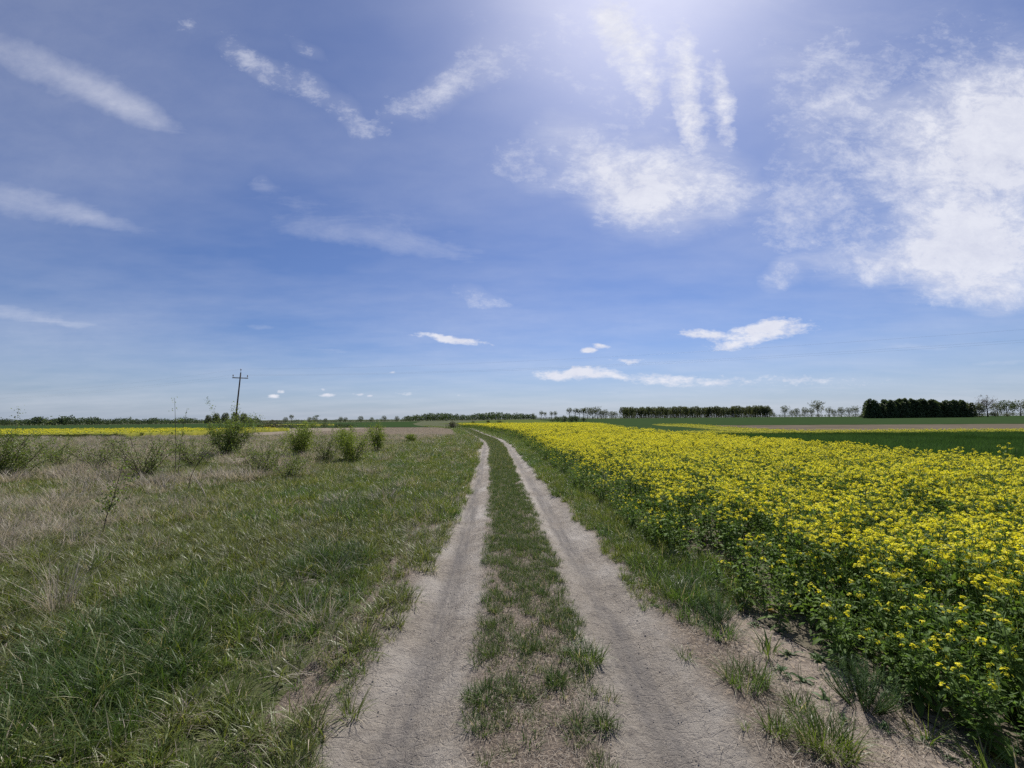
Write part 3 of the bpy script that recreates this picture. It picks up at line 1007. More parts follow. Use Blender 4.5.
def rape_leaf(b, p, az, L, w, el, a):
    d = np.array([math.cos(az) * math.cos(el), math.sin(az) * math.cos(el), math.sin(el)])
    s = np.array([-math.sin(az), math.cos(az), 0])
    pts = []
    n = 5
    for i in range(n + 1):
        t = i / n
        q = p + d * L * t + np.array([0, 0, -L * .45 * t * t])
        ww = w * (math.sin(math.pi * min(1, t * .85 + .12)) ** .8) * (1 + .22 * math.sin(i * 2.6 + az)) * .5
        upv = np.array([0, 0, ww * .45])
        pts += [q - s * ww + upv, q, q + s * ww + upv]
    Q = []
    for i in range(n):
        for k in (0, 1):
            o = i * 3 + k
            Q.append((o, o + 1, o + 4, o + 3))
    b.add(pts, Q, None, a)


x, y = pts_in(lambda x, y: (x - cx(y) > 1.15) * (x < crop_edge(y) + .3) * np.clip(.1 + .9 * wob(x, y, 3.2, 5) + .5 * smooth(-.5, .1, x - crop_edge(y)), 0, 1), -4, 4, 3.8, 26, 42)
scatter('tall_grass', g_lush, P3(x, y), rng.uniform(0, 6.28, len(x)), rng.uniform(.5, 1.0, len(x)), rng.integers(0, 5, len(x)), 'rough dark grass clumps at the foot of the rapeseed', .25)
bank_w = []
for _ in range(5):
    b = Bag()
    for _k in range(9):
        rape_leaf(b, np.array([rng.normal(0, .02), rng.normal(0, .02), 0]), rng.uniform(0, 6.28), rng.uniform(.05, .11), rng.uniform(.016, .03), rng.uniform(.3, 1.1), rng.uniform(0, .48))
    n_ = 14
    b.blades(np.stack([rng.normal(0, .03, n_), rng.normal(0, .03, n_), np.zeros(n_)], 1), rng.uniform(0, 6.28, n_), rng.uniform(.06, .16, n_), .004, rng.uniform(.1, .7, n_), rng.uniform(.2, 1, n_), rng.uniform(0, .6, n_))
    bank_w.append(b.mesh('bank_weed', MAT['weed']))
x, y = pts_in(lambda x, y: (x - cx(y) > 1.15) * (x < crop_edge(y) + .5) * np.clip(smooth(-.75, .15, x - crop_edge(y)) * (.55 + .7 * wob(x, y, 4.5, 7)), 0, 1), 1.2, 3.4, 1.3, 6, 60)
scatter('low_weeds', bank_w, P3(x, y), rng.uniform(0, 6.28, len(x)), rng.uniform(.4, 1.05, len(x)), rng.integers(0, 5, len(x)), 'low leafy weeds spilling from the crop onto the bare bank', .2)

# --- litter: dry stalks and pebbles on the bare soil
lit = []
for _ in range(5):
    b = Bag()
    n = 26
    base = np.stack([rng.normal(0, .07, n), rng.normal(0, .07, n), rng.uniform(.001, .006, n)], 1)
    b.blades(base, rng.uniform(0, 6.28, n), rng.uniform(.015, .07, n), rng.uniform(.0015, .0035, n), rng.normal(1.5, .1, n), rng.normal(0, .25, n), rng.uniform(0, .5, n), 2)
    lit.append(b.mesh('straw_litter', MAT['straw']))


def lit_zone(x, y):
    u = x - cx(y)
    mid = smooth(.46, .22, np.abs(u)) * (.35 + .65 * smooth(4.4, 3.0, y))
    bank = smooth(1.0, 1.25, u) * (x < crop_edge(y) + .4) * (y < 4.5)
    lft = smooth(-1.0, -1.25, u) * smooth(-2.4, -1.5, u) * .5
    return np.clip(mid + bank + lft + .03, 0, 1)


x, y = pts_in(lit_zone, -2.5, 3.2, 1.2, 7, 150)
scatter('dry_litter', lit, P3(x, y, .002), rng.uniform(0, 6.28, len(x)), rng.uniform(.6, 1.3, len(x)), rng.integers(0, 5, len(x)), 'broken straw scattered over the bare soil', .05)
peb = []
for _ in range(4):
    b = Bag()
    for _k in range(5):
        c = rng.normal(0, .12, 3) * (1, 1, 0)
        r = abs(rng.normal(.0022, .0026)) + .001
        th = np.arange(6) / 6 * 6.283
        top = np.stack([np.cos(th), np.sin(th), 0 * th], 1) * r * rng.uniform(.7, 1.2, (6, 1))
        mid_ = top * .65 + (0, 0, r * .7)
        V = np.concatenate([top - (0, 0, r * .2), mid_, [[0, 0, r * .85]]]) + c
        Q = [(i, (i + 1) % 6, 6 + (i + 1) % 6, 6 + i) for i in range(6)]
        T = [(6 + i, 6 + (i + 1) % 6, 12) for i in range(6)]
        b.add(V, Q, T, rng.uniform(0, 1))
    peb.append(b.mesh('pebbles', MAT['pebble'], True))
x, y = pts_in(lambda x, y: (np.abs(x - cx(y)) < 1.4) * (.4 + .6 * (wob(x, y, 4, 2) > 0)), -2, 2, 1.2, 9, 120)
scatter('gravel', peb, P3(x, y, .0), rng.uniform(0, 6.28, len(x)), rng.uniform(.4, 1.1, len(x)), rng.integers(0, 4, len(x)), 'small stones and soil crumbs on the track')


# ------------------------------------------------------------------ rapeseed
def raceme(b, bu, c, r, nf, d=(0, 0, 1)):
    """one flower head: open four-petalled flowers round a dome, green buds on top"""
    d = np.asarray(d, float)
    for _ in range(nf):
        v = rng.normal(size=3)
        v[2] = abs(v[2]) * .7 + .1
        v /= np.linalg.norm(v)
        p = c + v * r * rng.uniform(.55, 1.05) * np.array([1, 1, 1.25])
        nrm = v * .7 + rng.normal(0, .25, 3) + np.array([0, 0, .5])
        nrm /= np.linalg.norm(nrm)
        s = np.cross(nrm, rng.normal(size=3))
        s /= np.linalg.norm(s)
        t = np.cross(nrm, s)
        R = rng.uniform(.0075, .0105)
        A = rng.uniform(0, .48)
        for k in range(4):
            th = k * math.pi / 2
            e = math.cos(th) * s + math.sin(th) * t
            f = -math.sin(th) * s + math.cos(th) * t
            b.add([p, p + e * R * .7 + f * R * .5 + nrm * .002, p + e * R * 1.25, p + e * R * .7 - f * R * .5 + nrm * .002], [(0, 1, 2, 3)], None, A)
    n = max(4, nf // 3)
    P = c + rng.normal(0, 1, (n, 3)) * r * .22 + np.array([0, 0, r * .55])
    bu.leaves(P, rng.uniform(.010, .015, n), aspect=.6, a=rng.uniform(.62, 1, n), up_dir=(0, 0, 1.2))


def rape_plant(h, nbr, heads, nleaf, nf, edge=False):
    st, lf, fl = Bag(), Bag(), []
    lean = rng.normal(0, .06, 2)
    top = np.array([lean[0] * h, lean[1] * h, h])
    z = np.linspace(-.03, 1, 5)[:, None]
    stem = z * top + np.concatenate([rng.normal(0, .008, (5, 2)), np.zeros((5, 1))], 1)
    st.tube(stem, np.linspace(.0055, .0025, 5), 5)
    hd = 0
    ends = [top]
    for k in range(nbr):
        t = rng.uniform(.42, .9)
        p = top * t
        az = k * 2.4 + rng.normal(0, .4)
        L = h * rng.uniform(.95, 1.12) - p[2] if not edge else h * rng.uniform(.75, 1.05) - p[2]
        L = max(.06, L)
        out = rng.uniform(.05, .2)
        L *= rng.uniform(.62, 1.0)
        e = p + np.array([math.cos(az) * out, math.sin(az) * out, L])
        mid_ = (p + e) / 2 + np.array([math.cos(az), math.sin(az), 0]) * out * .3
        st.tube([p, mid_, e], [.003, .0025, .0016], 4)
        ends.append(e)
        az2 = az + rng.normal(0, .5)
        rape_leaf(lf, p, az2, rng.uniform(.06, .13), rng.uniform(.018, .035), rng.uniform(.2, .9), rng.uniform(0, .48))
        if rng.uniform() < .7:
            rape_leaf(lf, mid_, az2 + 1.5, rng.uniform(.04, .08), rng.uniform(.012, .022), rng.uniform(.2, .9), rng.uniform(0, .48))
    order = rng.permutation(len(ends))
    for j in order[:heads]:
        fl.append(Bag())
        raceme(fl[-1], fl[-1], ends[j], rng.uniform(.020, .033), max(4, int(nf * rng.uniform(.4, 1.3))))
    for j in order[heads:]:
        lf.leaves(ends[j] + rng.normal(0, .012, (8, 3)), .016, a=rng.uniform(0, .48, 8), up_dir=(0, 0, 1))
    for k in range(nleaf):
        t = rng.uniform(.06, .62)
        yel = rng.uniform() < (.10 if t < .3 else .0)
        sz = 1.25 - t * .8
        rape_leaf(lf, top * t, rng.uniform(0, 6.28), rng.uniform(.09, .17) * sz, rng.uniform(.026, .052) * sz, rng.uniform(-.1, .8), rng.uniform(.65, 1) if yel else rng.uniform(0, .48))
    n = 46 if edge else 34
    P = np.stack([rng.normal(0, .085, n), rng.normal(0, .085, n), h * rng.uniform(.25, .9, n)], 1)
    lf.leaves(P, rng.uniform(.025, .06, n), aspect=.42, a=rng.uniform(0, .48, n), up_dir=(0, 0, .4))
    return [st, lf] + fl


def merged(name, bags, mats):
    V, A, Q, T, mi_q, mi_t, n = [], [], [], [], [], [], 0
    for bi, b in enumerate(bags):
        if not b.V:
            continue
        V.append(np.concatenate(b.V))
        A.append(np.concatenate(b.A))
        if b.Q:
            q = np.concatenate(b.Q) + n
            Q.append(q)
            mi_q.append(np.full(len(q), bi))
        if b.T:
            t = np.concatenate(b.T) + n
            T.append(t)
            mi_t.append(np.full(len(t), bi))
        n += b.n
    fs, mi = [], []
    if Q:
        fs.append(np.concatenate(Q))
        mi += mi_q
    if T:
        fs.append(np.concatenate(T))
        mi += mi_t
    return mesh_of(name, np.concatenate(V), fs, None, {'dry': np.concatenate(A)}, False, mats, np.concatenate(mi))


RM = [MAT['rape_stem'], MAT['rape_leaf'], MAT['petal']]
in_var = [rape_plant(rng.uniform(.62, .78), 10, 8, 8, 12) for _ in range(6)]
ed_var = [rape_plant(rng.uniform(.42, .62), 7, h_, 11, 9, True) for h_ in (2, 3, 1, 2, 3)]
far_var = [rape_plant(rng.uniform(.64, .76), 12, 12, 4, 14) for _ in range(4)]
rape_meshes = [merged('rapeseed_plant', v, RM + [MAT['petal']] * 14) for v in in_var + ed_var + far_var]

x, y = pts_in(lambda x, y: (x > crop_edge(y)) & (x < crop_right(y)), 1.4, 13, -.6, 9, 36, 2.2)
x2, y2 = pts_in(lambda x, y: (x > crop_edge(y)) & (x < crop_right(y)), -1, 13, 9, 26, 24, 2.2)
x3, y3 = pts_in(lambda x, y: (x > crop_edge(y)) & (x < crop_right(y)), -13, 18, 26, 87, 10, 2.2)
x4, y4 = pts_in(lambda x, y: (x > crop_edge(y)) & (x < crop_right(y)), 1.8, 5, .8, 4, 22, 2.2)
x, y = np.concatenate([x, x2, x3, x4]), np.concatenate([y, y2, y3, y4])
# tramline left by the sprayer, and small gaps
tram = np.exp(-((x - (cx(y) * .55 + 9.1 + .055 * y)) / .22) ** 2) * (y > 12)
keep = rng.uniform(0, 1, len(x)) > tram * 1.2
x, y = x[keep], y[keep]
dist_edge = x - crop_edge(y)
edge_p = np.clip(1.15 - dist_edge / (.8 + .4 * smooth(9, 3, y)) + .35 * wob(x, y, 1.6, 4), 0.05, 1)
is_edge = rng.uniform(0, 1, len(x)) < edge_p
pick = np.where(is_edge, rng.integers(6, 11, len(x)), np.where(y > 10 + 6 * rng.uniform(0, 1, len(x)), rng.integers(11, 15, len(x)), rng.integers(0, 6, len(x))))
scl = rng.uniform(.68, 1.04, len(x)) * np.where(is_edge, .8 + .35 * np.clip(dist_edge, 0, 1), 1.0) * (1 + .08 * wob(x, y, .8, 7)) * np.where(rng.uniform(0, 1, len(x)) < .12, 1.14, 1.0) * (1 - .10 * smooth(26, 40, y) * 0)
scl = scl * np.where(y > 26, 1.08, 1.0)
rz = rng.uniform(0, 6.28, len(x))
# the 300 plants that show largest stand as things of their own
dcam = np.hypot(x, y)
vis = (np.abs(x) < 1.19 * y + .1) & (y > 1.2)
front_w = np.where(vis, dcam + .55 * np.clip(dist_edge - .5, 0, 9), 1e9)
solo = np.argsort(front_w)[:300]
rest = np.ones(len(x), bool)
rest[solo] = False
scatter('rapeseed_crop', rape_meshes, P3(x, y)[rest], rz[rest], scl[rest], pick[rest], 'dense yellow flowering rapeseed crop filling the field right of the track', .07)
solo_mesh = {}
for k, v in enumerate(in_var + ed_var):
    solo_mesh[k] = [(nm, b.mesh('rapeseed_' + nm, mt)) for nm, b, mt in zip(['stem', 'leaves'] + ['flower_head'] * 14, v, RM + [MAT['petal']] * 14)]
for i in solo:
    kd = int(pick[i])
    r = thing('rapeseed_plant', 'green rapeseed plant with few or no open flowers at the near edge of the field' if kd >= 6 else 'rapeseed plant topped with open yellow flower heads in the nearest rows of the field',
              'plant', (x[i], y[i], float(ground_z(x[i], y[i]))), 'leafy rapeseed plants along the field edge' if kd >= 6 else 'flowering rapeseed plants in the nearest rows', float(rz[i]), float(scl[i]))
    r.rotation_euler = (rng.normal(0, .06), rng.normal(0, .06), float(rz[i]))
    for nm, me in solo_mesh[kd]:
        link(nm, me, r)

# young wheat in the right field
w_t = [tuft('wheat_tuft', MAT['wheat'], 50, .3, .28, .012, .25, .6, 0) for _ in range(5)]
x, y = pts_in(lambda x, y: (x > crop_right(y) + .25) & (y < 38), 10, 54, 4, 38, 10)
scatter('young_wheat', w_t, P3(x, y, .04), rng.uniform(0, 6.28, len(x)), rng.uniform(.8, 1.2, len(x)), rng.integers(0, 5, len(x)), 'even dark green young wheat right of the rapeseed')
# flowering heads on the far left yellow field and the strip
x, y = pts_in(lambda x, y: (x > -100 - .2 * y) & (x < np.interp(y, [40, 66], [-36, -34])), -100, -33, 40, 66, 2.2)
scatter('rapeseed_crop', rape_meshes, P3(x, y), rng.uniform(0, 6.28, len(x)), rng.uniform(.72, .92, len(x)), rng.integers(11, 15, len(x)), 'yellow flowering rapeseed on the far left field', .07)
x, y = pts_in(lambda x, y: (x > 24.6 + .11 * (y - 38)) & (x < 30 + .17 * (y - 46)), 24, 40, 46, 95, 4)
scatter('yellow_flowers', rape_meshes, P3(x, y), rng.uniform(0, 6.28, len(x)), rng.uniform(.3, .5, len(x)), rng.integers(11, 15, len(x)), 'yellow flowers on the receding patch beyond the green crop', .07)
x, y = pts_in(lambda x, y: (y > 38.6) & (y < 45.8), 18.6, 62, 38.6, 45.8, 6)
scatter('yellow_flowers', rape_meshes, P3(x, y), rng.uniform(0, 6.28, len(x)), rng.uniform(.35, .5, len(x)), rng.integers(11, 15, len(x)), 'low yellow flowers in the strip across the right fields', .07)


# ------------------------------------------------------------------ single tufts and weeds
def gp(px, py):
    """a spot on the flat ground, read off the layout sketch as a bearing"""
    d = ray(px, py)
    t = -EYE / d[2]
    return float(d[0] * t), float(d[1] * t)


TUFTS = [  # bearing, blades, radius, length, label
    (577, 730, 60, .035, .10, 'lone small grass tuft on littered soil, left of the two nearest on the middle strip'),
    (602, 730, 60, .035, .11, 'lone small grass tuft on littered soil, right of the two nearest on the middle strip'),
    (486, 703, 150, .07, .11, 'flat green grass tuft at the near left corner of the middle strip'),
    (587, 664, 260, .10, .13, 'thick round grass tuft at the near right side of the middle strip'),
    (528, 656, 80, .045, .10, 'little green tuft alone on bare soil in the middle strip'),
    (556, 690, 110, .06, .10, 'thin ragged grass tuft just behind the nearest pair on the middle strip'),
    (720, 634, 160, .12, .17, 'low leafy grass clump at the right rut edge before the bare bank'),
    (746, 684, 230, .12, .17, 'spiky green grass clump beside the right rut on the bare bank'),
    (776, 735, 110, .05, .13, 'small grass tuft between the right rut and the large front clump'),
    (828, 748, 320, .12, .19, 'large bushy grass clump nearest on the bare bank right of the track'),
    (800, 708, 110, .06, .12, 'short grass tuft behind the large clump on the bare bank'),
    (684, 600, 420, .17, .22, 'dense tall grass clump ending the green verge beside the right rut'),
]
for (px, py, n, rad, L, lab) in TUFTS:
    gx_, gy_ = gp(px, py)
    me = tuft('grass_tuft', MAT['track'] if L < .12 else MAT['grass'], n, rad, L, .005, .42, .8, .05)
    o = link('grass_tuft', me, None, (gx_, gy_, float(ground_z(gx_, gy_))))
    tag(o, lab, 'grass tuft', 'single grass tufts beside the ruts')
gx_, gy_ = gp(58, 612)
o = link('straw_tuft', tuft('straw_tuft', MAT['straw'], 110, .10, .50, .0045, .30, .55, .05, seg=4), None, (gx_, gy_, float(ground_z(gx_, gy_))))
tag(o, 'pale bleached tuft of tall dead grass standing in the near left meadow', 'dry grass tuft')


def feathery(h, rad, n):
    st, lf = Bag(), Bag()
    for k in range(n):
        az = rng.uniform(0, 6.28)
        r = rad * math.sqrt(rng.uniform())
        hh = h * rng.uniform(.6, 1.1) * (1 - .35 * r / rad)
        p0 = np.array([math.cos(az) * r * .35, math.sin(az) * r * .35, -.01])
        p1 = np.array([math.cos(az) * r * .8, math.sin(az) * r * .8, hh * .6])
        p2 = np.array([math.cos(az) * r, math.sin(az) * r, hh])
        st.tube([p0, p1, p2], [.003, .002, .001], 4)
        m = 26
        t = rng.uniform(.15, 1, m)
        B = p0 + (p1 - p0) * np.clip(t * 2, 0, 1)[:, None] + (p2 - p1) * np.clip(t * 2 - 1, 0, 1)[:, None]
        lf.blades(B, rng.uniform(0, 6.28, m), rng.uniform(.02, .05, m), .0028, rng.uniform(.4, 1.2, m), rng.uniform(-.3, .6, m), rng.uniform(0, .48, m), 2)
    return st, lf


for (px, py, h, rad, n, lab) in [(864, 706, .27, .21, 80, 'bushy feathery green weed on the bare bank in front of the rapeseed'),
                                 (716, 618, .22, .20, 50, 'low feathery weed where the verge meets the bare bank')]:
    gx_, gy_ = gp(px, py)
    r = thing('feathery_weed', lab, 'weed', (gx_, gy_, float(ground_z(gx_, gy_))), 'feathery weeds on the bank')
    st, lf = feathery(h, rad, n)
    link('stem', st.mesh('weed_stem', MAT['rape_stem']), r)
    link('foliage', lf.mesh('weed_foliage', MAT['weed']), r)


# ------------------------------------------------------------------ shrubs
def shrub_parts(h, w, nstem, nleaf, leaf, low=.12, upright=.6, sprigs=0):
    st, lf = Bag(), Bag()
    anchors = []
    for k in range(nstem):
        az = rng.uniform(0, 6.28)
        hh = h * rng.uniform(.62, 1.0)
        spread = w * .5 * rng.uniform(.2, 1.0)
        P = [np.array([rng.normal(0, .05 * w), rng.normal(0, .05 * w), -.03])]
        m = 7
        for i in range(1, m + 1):
            t = i / m
            q = np.array([math.cos(az), math.sin(az), 0]) * spread * t ** (1 / (upright + .4)) + np.array([0, 0, hh * t ** .9])
            P.append(P[0] + q + rng.normal(0, .025 * h, 3) * (1, 1, .4))
        P = np.array(P)
        st.tube(P, np.linspace(.007 * h + .002, .002, len(P)), 5)
        for j in range(int(9 + 4 * h)):
            i = rng.integers(0, m)
            b0 = P[i] + (P[i + 1] - P[i]) * rng.uniform()
            dr = rng.normal(size=3) + np.array([math.cos(az) * .5, math.sin(az) * .5, .7])
            dr /= np.linalg.norm(dr)
            L = rng.uniform(.2, .5) * h ** .5 * (1.1 - .5 * i / m)
            b1 = b0 + dr * L * .5 + rng.normal(0, .02, 3)
            b2 = b0 + dr * L + np.array([0, 0, -.02])
            if b2[2] < .03:
                continue
            st.tube([b0, b1, b2], [.003, .0025, .0015], 3, cap=False)
            for t in np.linspace(.15, 1, 7):
                anchors.append((b0 + (b1 - b0) * min(1, t * 2) + (b2 - b1) * max(0, t * 2 - 1), k))
        for i in range(m // 2, m + 1):
            anchors.append((P[i], k))
    for k in range(sprigs):   # long bare shoots above the bush
        az = rng.uniform(0, 6.28)
        top = np.array([math.cos(az) * w * .35, math.sin(az) * w * .2, h * rng.uniform(1.2, 1.45)])
        b0 = np.array([0, 0, h * .4])
        P = [b0, (b0 + top) / 2 + rng.normal(0, .05, 3), top]
        st.tube(P, [.005, .003, .0015], 4)
        for t in np.linspace(.5, 1, 9):
            for _ in range(2):
                anchors.append((b0 + (top - b0) * t + rng.normal(0, .015, 3), 0))
    A = np.array([a[0] for a in anchors])
    A = A[A[:, 2] > low * .4 * h]
    nleaf = int(nleaf * 4.2)
    leaf = leaf * 1.25
    idx = rng.integers(0, len(A), nleaf)
    P = A[idx] + rng.normal(0, .055, (nleaf, 3)) * h ** .5
    lf.leaves(P, leaf * rng.uniform(.6, 1.3, nleaf), aspect=.62, a=rng.uniform(0, 1, nleaf))
    return st, lf


def plant(name, px, d, h, w, lab, cat='shrub', mat='shrub', nstem=9, nleaf=1500, leaf=.032, group='shrubs in the left meadow', sprigs=0, low=.12, upright=.6):
    hy = 418.5 - (px - 512) * math.tan(ROLL)
    X = (px - 512) / F_PX * d
    r = thing(name, lab, cat, (X, d, float(ground_z(X, d))), group)
    st, lf = shrub_parts(h, w * 1.3, int(nstem * 1.5), nleaf, leaf, low, upright, sprigs)
    link('stem', st.mesh(name + '_stem', MAT['twig']), r)
    link('foliage', lf.mesh(name + '_foliage', MAT[mat]), r)
    return r


plant('wild_shrub', 14, 12.6, 1.42, 2.2, 'wide leafy shrub cut by the left frame edge, two shoots above the yellow field', nleaf=2200, nstem=16, sprigs=3, leaf=.034)
plant('wild_shrub', 150, 12.6, 1.30, 2.0, 'sparse twiggy shrub with thin brown stems, beside the leaning sapling', nleaf=800, nstem=14, leaf=.03, upright=.8)
plant('wild_shrub', 228, 19.5, 1.92, 1.9, 'tall bush in front of the utility pole, its shoots reaching above the horizon', nleaf=2400, nstem=12, sprigs=2, leaf=.045, low=.2, upright=.9)
plant('wild_shrub', 301, 18.6, 1.62, 1.1, 'dense bright green shrub, darkest on its left side, tallest of the middle shrubs', mat='shrub_bright', nleaf=1900, nstem=8, leaf=.04)
plant('wild_shrub', 326, 17.0, 1.15, 1.4, 'low see-through shrub between the two bright green shrubs', nleaf=600, nstem=10, leaf=.032)
plant('wild_shrub', 354, 16.6, 1.25, 1.1, 'bright yellowish green shrub, bushy from the ground up', mat='shrub_bright', nleaf=1500, nstem=8, leaf=.036)
plant('wild_shrub', 378, 21.6, 1.5, .85, 'narrow upright shrub nearest the fallow field with a bright leafy top on brown stems', mat='shrub_bright', nleaf=900, nstem=6, leaf=.042, low=.4)
plant('wild_shrub', 266, 13.0, .98, 1.5, 'pale loose shrub with scattered leaves, right of the tall bush at the pole', nleaf=750, nstem=12, leaf=.03, upright=.9)
plant('wild_shrub', 345, 24.0, 1.25, 1.2, 'small shrub peeping out behind the yellowish green shrub', mat='shrub_bright', nleaf=700, nstem=8, leaf=.042)
plant('wild_shrub', 413, 31, .62, .9, 'tiny yellow green shrub near the brown fallow field', mat='shrub_bright', nleaf=400, nstem=6, leaf=.05)
plant('wild_shrub', 100, 14.5, .95, 1.2, 'thin little shrub behind the leaning sapling, below the yellow field', nleaf=420, nstem=10, leaf=.03)
plant('wild_shrub', 198, 15.0, 1.05, 1.3, 'thin green shrub left of the tall bush at the pole', nleaf=520, nstem=10, leaf=.032)
plant('wild_shrub', 290, 12.0, .75, 1.0, 'knee-high leafy shrub in front of the dense bright green one', nleaf=420, nstem=9, leaf=.03)
plant('wild_shrub', 62, 15.5, .85, 1.0, 'thin twiggy shrub just right of the shrub at the frame edge', nleaf=300, nstem=8, leaf=.03)

# the leaning sapling
def slim_plant(name, pts, rad, lab, cat, leafy=0, leaf=.035, mat='twig', side=3, lmat='shrub'):
    base = np.array(pts[0], float)
    r = thing(name, lab, cat, (base[0], base[1], float(ground_z(base[0], base[1]))))
    P = np.array(pts, float) - base
    P[0, 2] = -.03
    t = np.linspace(0, 1, len(P))
    tt = np.linspace(0, 1, 14)
    Q = np.stack([np.interp(tt, t, P[:, i]) for i in range(3)], 1)
    Q[1:-1] = (Q[:-2] + Q[1:-1] * 2 + Q[2:]) / 4
    st, lf = Bag(), Bag()
    st.tube(Q, np.linspace(rad, rad * .35, len(Q)), 6)
    A = []
    for k in range(side):
        i = rng.integers(4, 12)
        dr = rng.normal(size=3) + (0, 0, 1.2)
        dr /= np.linalg.norm(dr)
        e = Q[i] + dr * rng.uniform(.1, .3)
        st.tube([Q[i], (Q[i] + e) / 2 + rng.normal(0, .01, 3), e], [rad * .45, rad * .35, rad * .2], 4)
        A += [Q[i] + (e - Q[i]) * q for q in np.linspace(.3, 1, 6)]
    A += list(Q[5:])
    link('stem', st.mesh(name + '_stem', MAT[mat]), r)
    if leafy:
        A = np.array(A)
        PL = A[rng.integers(0, len(A), leafy)] + rng.normal(0, .04, (leafy, 3))
        lf.leaves(PL, leaf * rng.uniform(.6, 1.3, leafy), aspect=.65, a=rng.uniform(0, 1, leafy))
        link('foliage', lf.mesh(name + '_foliage', MAT[lmat]), r)
    return r


slim_plant('sapling', [(-5.97, 6.4, 0), (-5.93, 6.4, .25), (-5.85, 6.42, .55), (-5.82, 6.45, .85), (-5.72, 6.45, 1.2)], .007, 'slender sapling leaning right with a thin bare lower stem and pale leaves', 'sapling', 210, .04, side=9)
slim_plant('curved_sapling', [(-7.42, 10, 0), (-7.40, 10, .35), (-7.25, 10, .68), (-7.02, 10, .92), (-6.86, 10, 1.12)], .009, 'dark curved stem bending up to the right below the tall bush', 'stem', 26, .03, side=3)
slim_plant('dead_branch', [(-6.40, 9.2, .02), (-6.55, 9.2, .26), (-6.72, 9.2, .50), (-6.80, 9.2, .66)], .012, 'pale dead branch leaning left in the grass right of the dark curved stem', 'branch', 0, mat='deadtwig', side=4)
slim_plant('weed_stalk', [(-9.6, 12.4, 0), (-9.62, 12.4, .8), (-9.68, 12.4, 1.6), (-9.74, 12.4, 2.28)], .009, 'tall thin stalk rising above the horizon over the sparse twiggy shrub', 'stalk', 110, .045, side=2)
slim_plant('weed_stalk', [(-9.52, 12.4, 0), (-9.50, 12.4, .9), (-9.44, 12.4, 1.5), (-9.36, 12.4, 1.98)], .008, 'shorter thin stalk just right of the tallest stalk', 'stalk', 60, .04, side=2)

# bushes and low shrubs far off
FAR = [  # px, distance, height, width, label, material
    (452, 73, 1.30, 1.75, 'round grey green bush at the left of the track where it bends away', 'greyshrub'),
    (272, 70, 1.75, 4.2, 'wide grey bush at the end of the left yellow field', 'greyshrub'),
    (292, 84, 1.0, 3.0, 'dark low bush right of the wide grey bush', 'conifer'),
    (313, 88, 1.0, 2.6, 'dark low bush behind the bright green shrub', 'conifer'),
    (326, 88, 1.1, 2.4, 'dark low bush, middle of the far hedge', 'conifer'),
    (338, 88, 1.0, 2.4, 'dark low bush near the right end of the far hedge', 'conifer'),
    (350, 90, .9, 2.6, 'last dark low bush of the far hedge before the green field', 'conifer'),
    (473, 136, .9, 1.1, 'tiny dark bush left of the two others beyond the yellow crop', 'conifer'),
    (488, 140, 1.25, 1.2, 'small roundish dark bush standing between two others beyond the yellow crop', 'conifer'),
    (500, 136, 1.25, 2.5, 'broad low dark bush right of two small ones beyond the yellow crop', 'conifer'),
    (557, 178, 2.3, 2.6, 'dark bush at the left end of the bushes behind the yellow crop', 'conifer'),
    (564, 176, 2.9, 2.8, 'dark pointed bush, second in the row behind the yellow crop', 'conifer'),
    (571, 178, 3.0, 2.8, 'tallest dark bush in the middle of the row behind the yellow crop', 'conifer'),
    (576, 176, 2.8, 2.6, 'dark bush right of the tallest in the row behind the yellow crop', 'conifer'),
    (583, 178, 1.9, 2.2, 'low dark bush at the right end of the row behind the yellow crop', 'conifer'),
    (552, 179, 1.4, 2.2, 'very low dark bush left of the row behind the yellow crop', 'conifer'),
    (994, 236, 3.2, 4.6, 'low round bush right of the dark wood', 'tree'),
    (1006, 240, 2.0, 3.6, 'smaller low bush at the foot of the right-hand trees', 'tree'),
]
def far_bush(h, w, leaf):
    st, lf = Bag(), Bag()
    for k in range(5):
        az = rng.uniform(0, 6.28)
        e = np.array([math.cos(az) * w * .3, math.sin(az) * w * .3, h * .75])
        st.tube([(0, 0, -.1), e * .5 + (0, 0, h * .1), e], [.05, .035, .015], 4)
    n = 950
    nl = 7
    c = rng.normal(0, 1, (nl, 3)) * np.array([w * .2, w * .2, h * .1]) + np.array([0, 0, h * .5])
    rr = rng.uniform(.28, .42, nl)
    i = rng.integers(0, nl, n)
    v = rng.normal(size=(n, 3))
    v /= np.linalg.norm(v, axis=1)[:, None]
    v *= rng.uniform(.3, 1, (n, 1)) ** .4
    P = c[i] + v * np.stack([rr[i] * w, rr[i] * w, rr[i] * h * 1.1], 1)
    P[:, 2] = np.clip(P[:, 2], .02, h * 1.05)
    lf.leaves(P, leaf * rng.uniform(.6, 1.3, n), aspect=.7, a=rng.uniform(0, 1, n))
    return st, lf


for px, d, h, w, lab, mt in FAR:
    X = (px - 512) / F_PX * d
    r = thing('bush', lab, 'bush', (X, d, float(ground_z(X, d))), 'bushes beyond the fields')
    st, lf = far_bush(h, w, .12 * max(1, h / 1.3))
    link('stem', st.mesh('bush_stem', MAT['bark']), r)
    link('foliage', lf.mesh('bush_foliage', MAT[mt]), r)


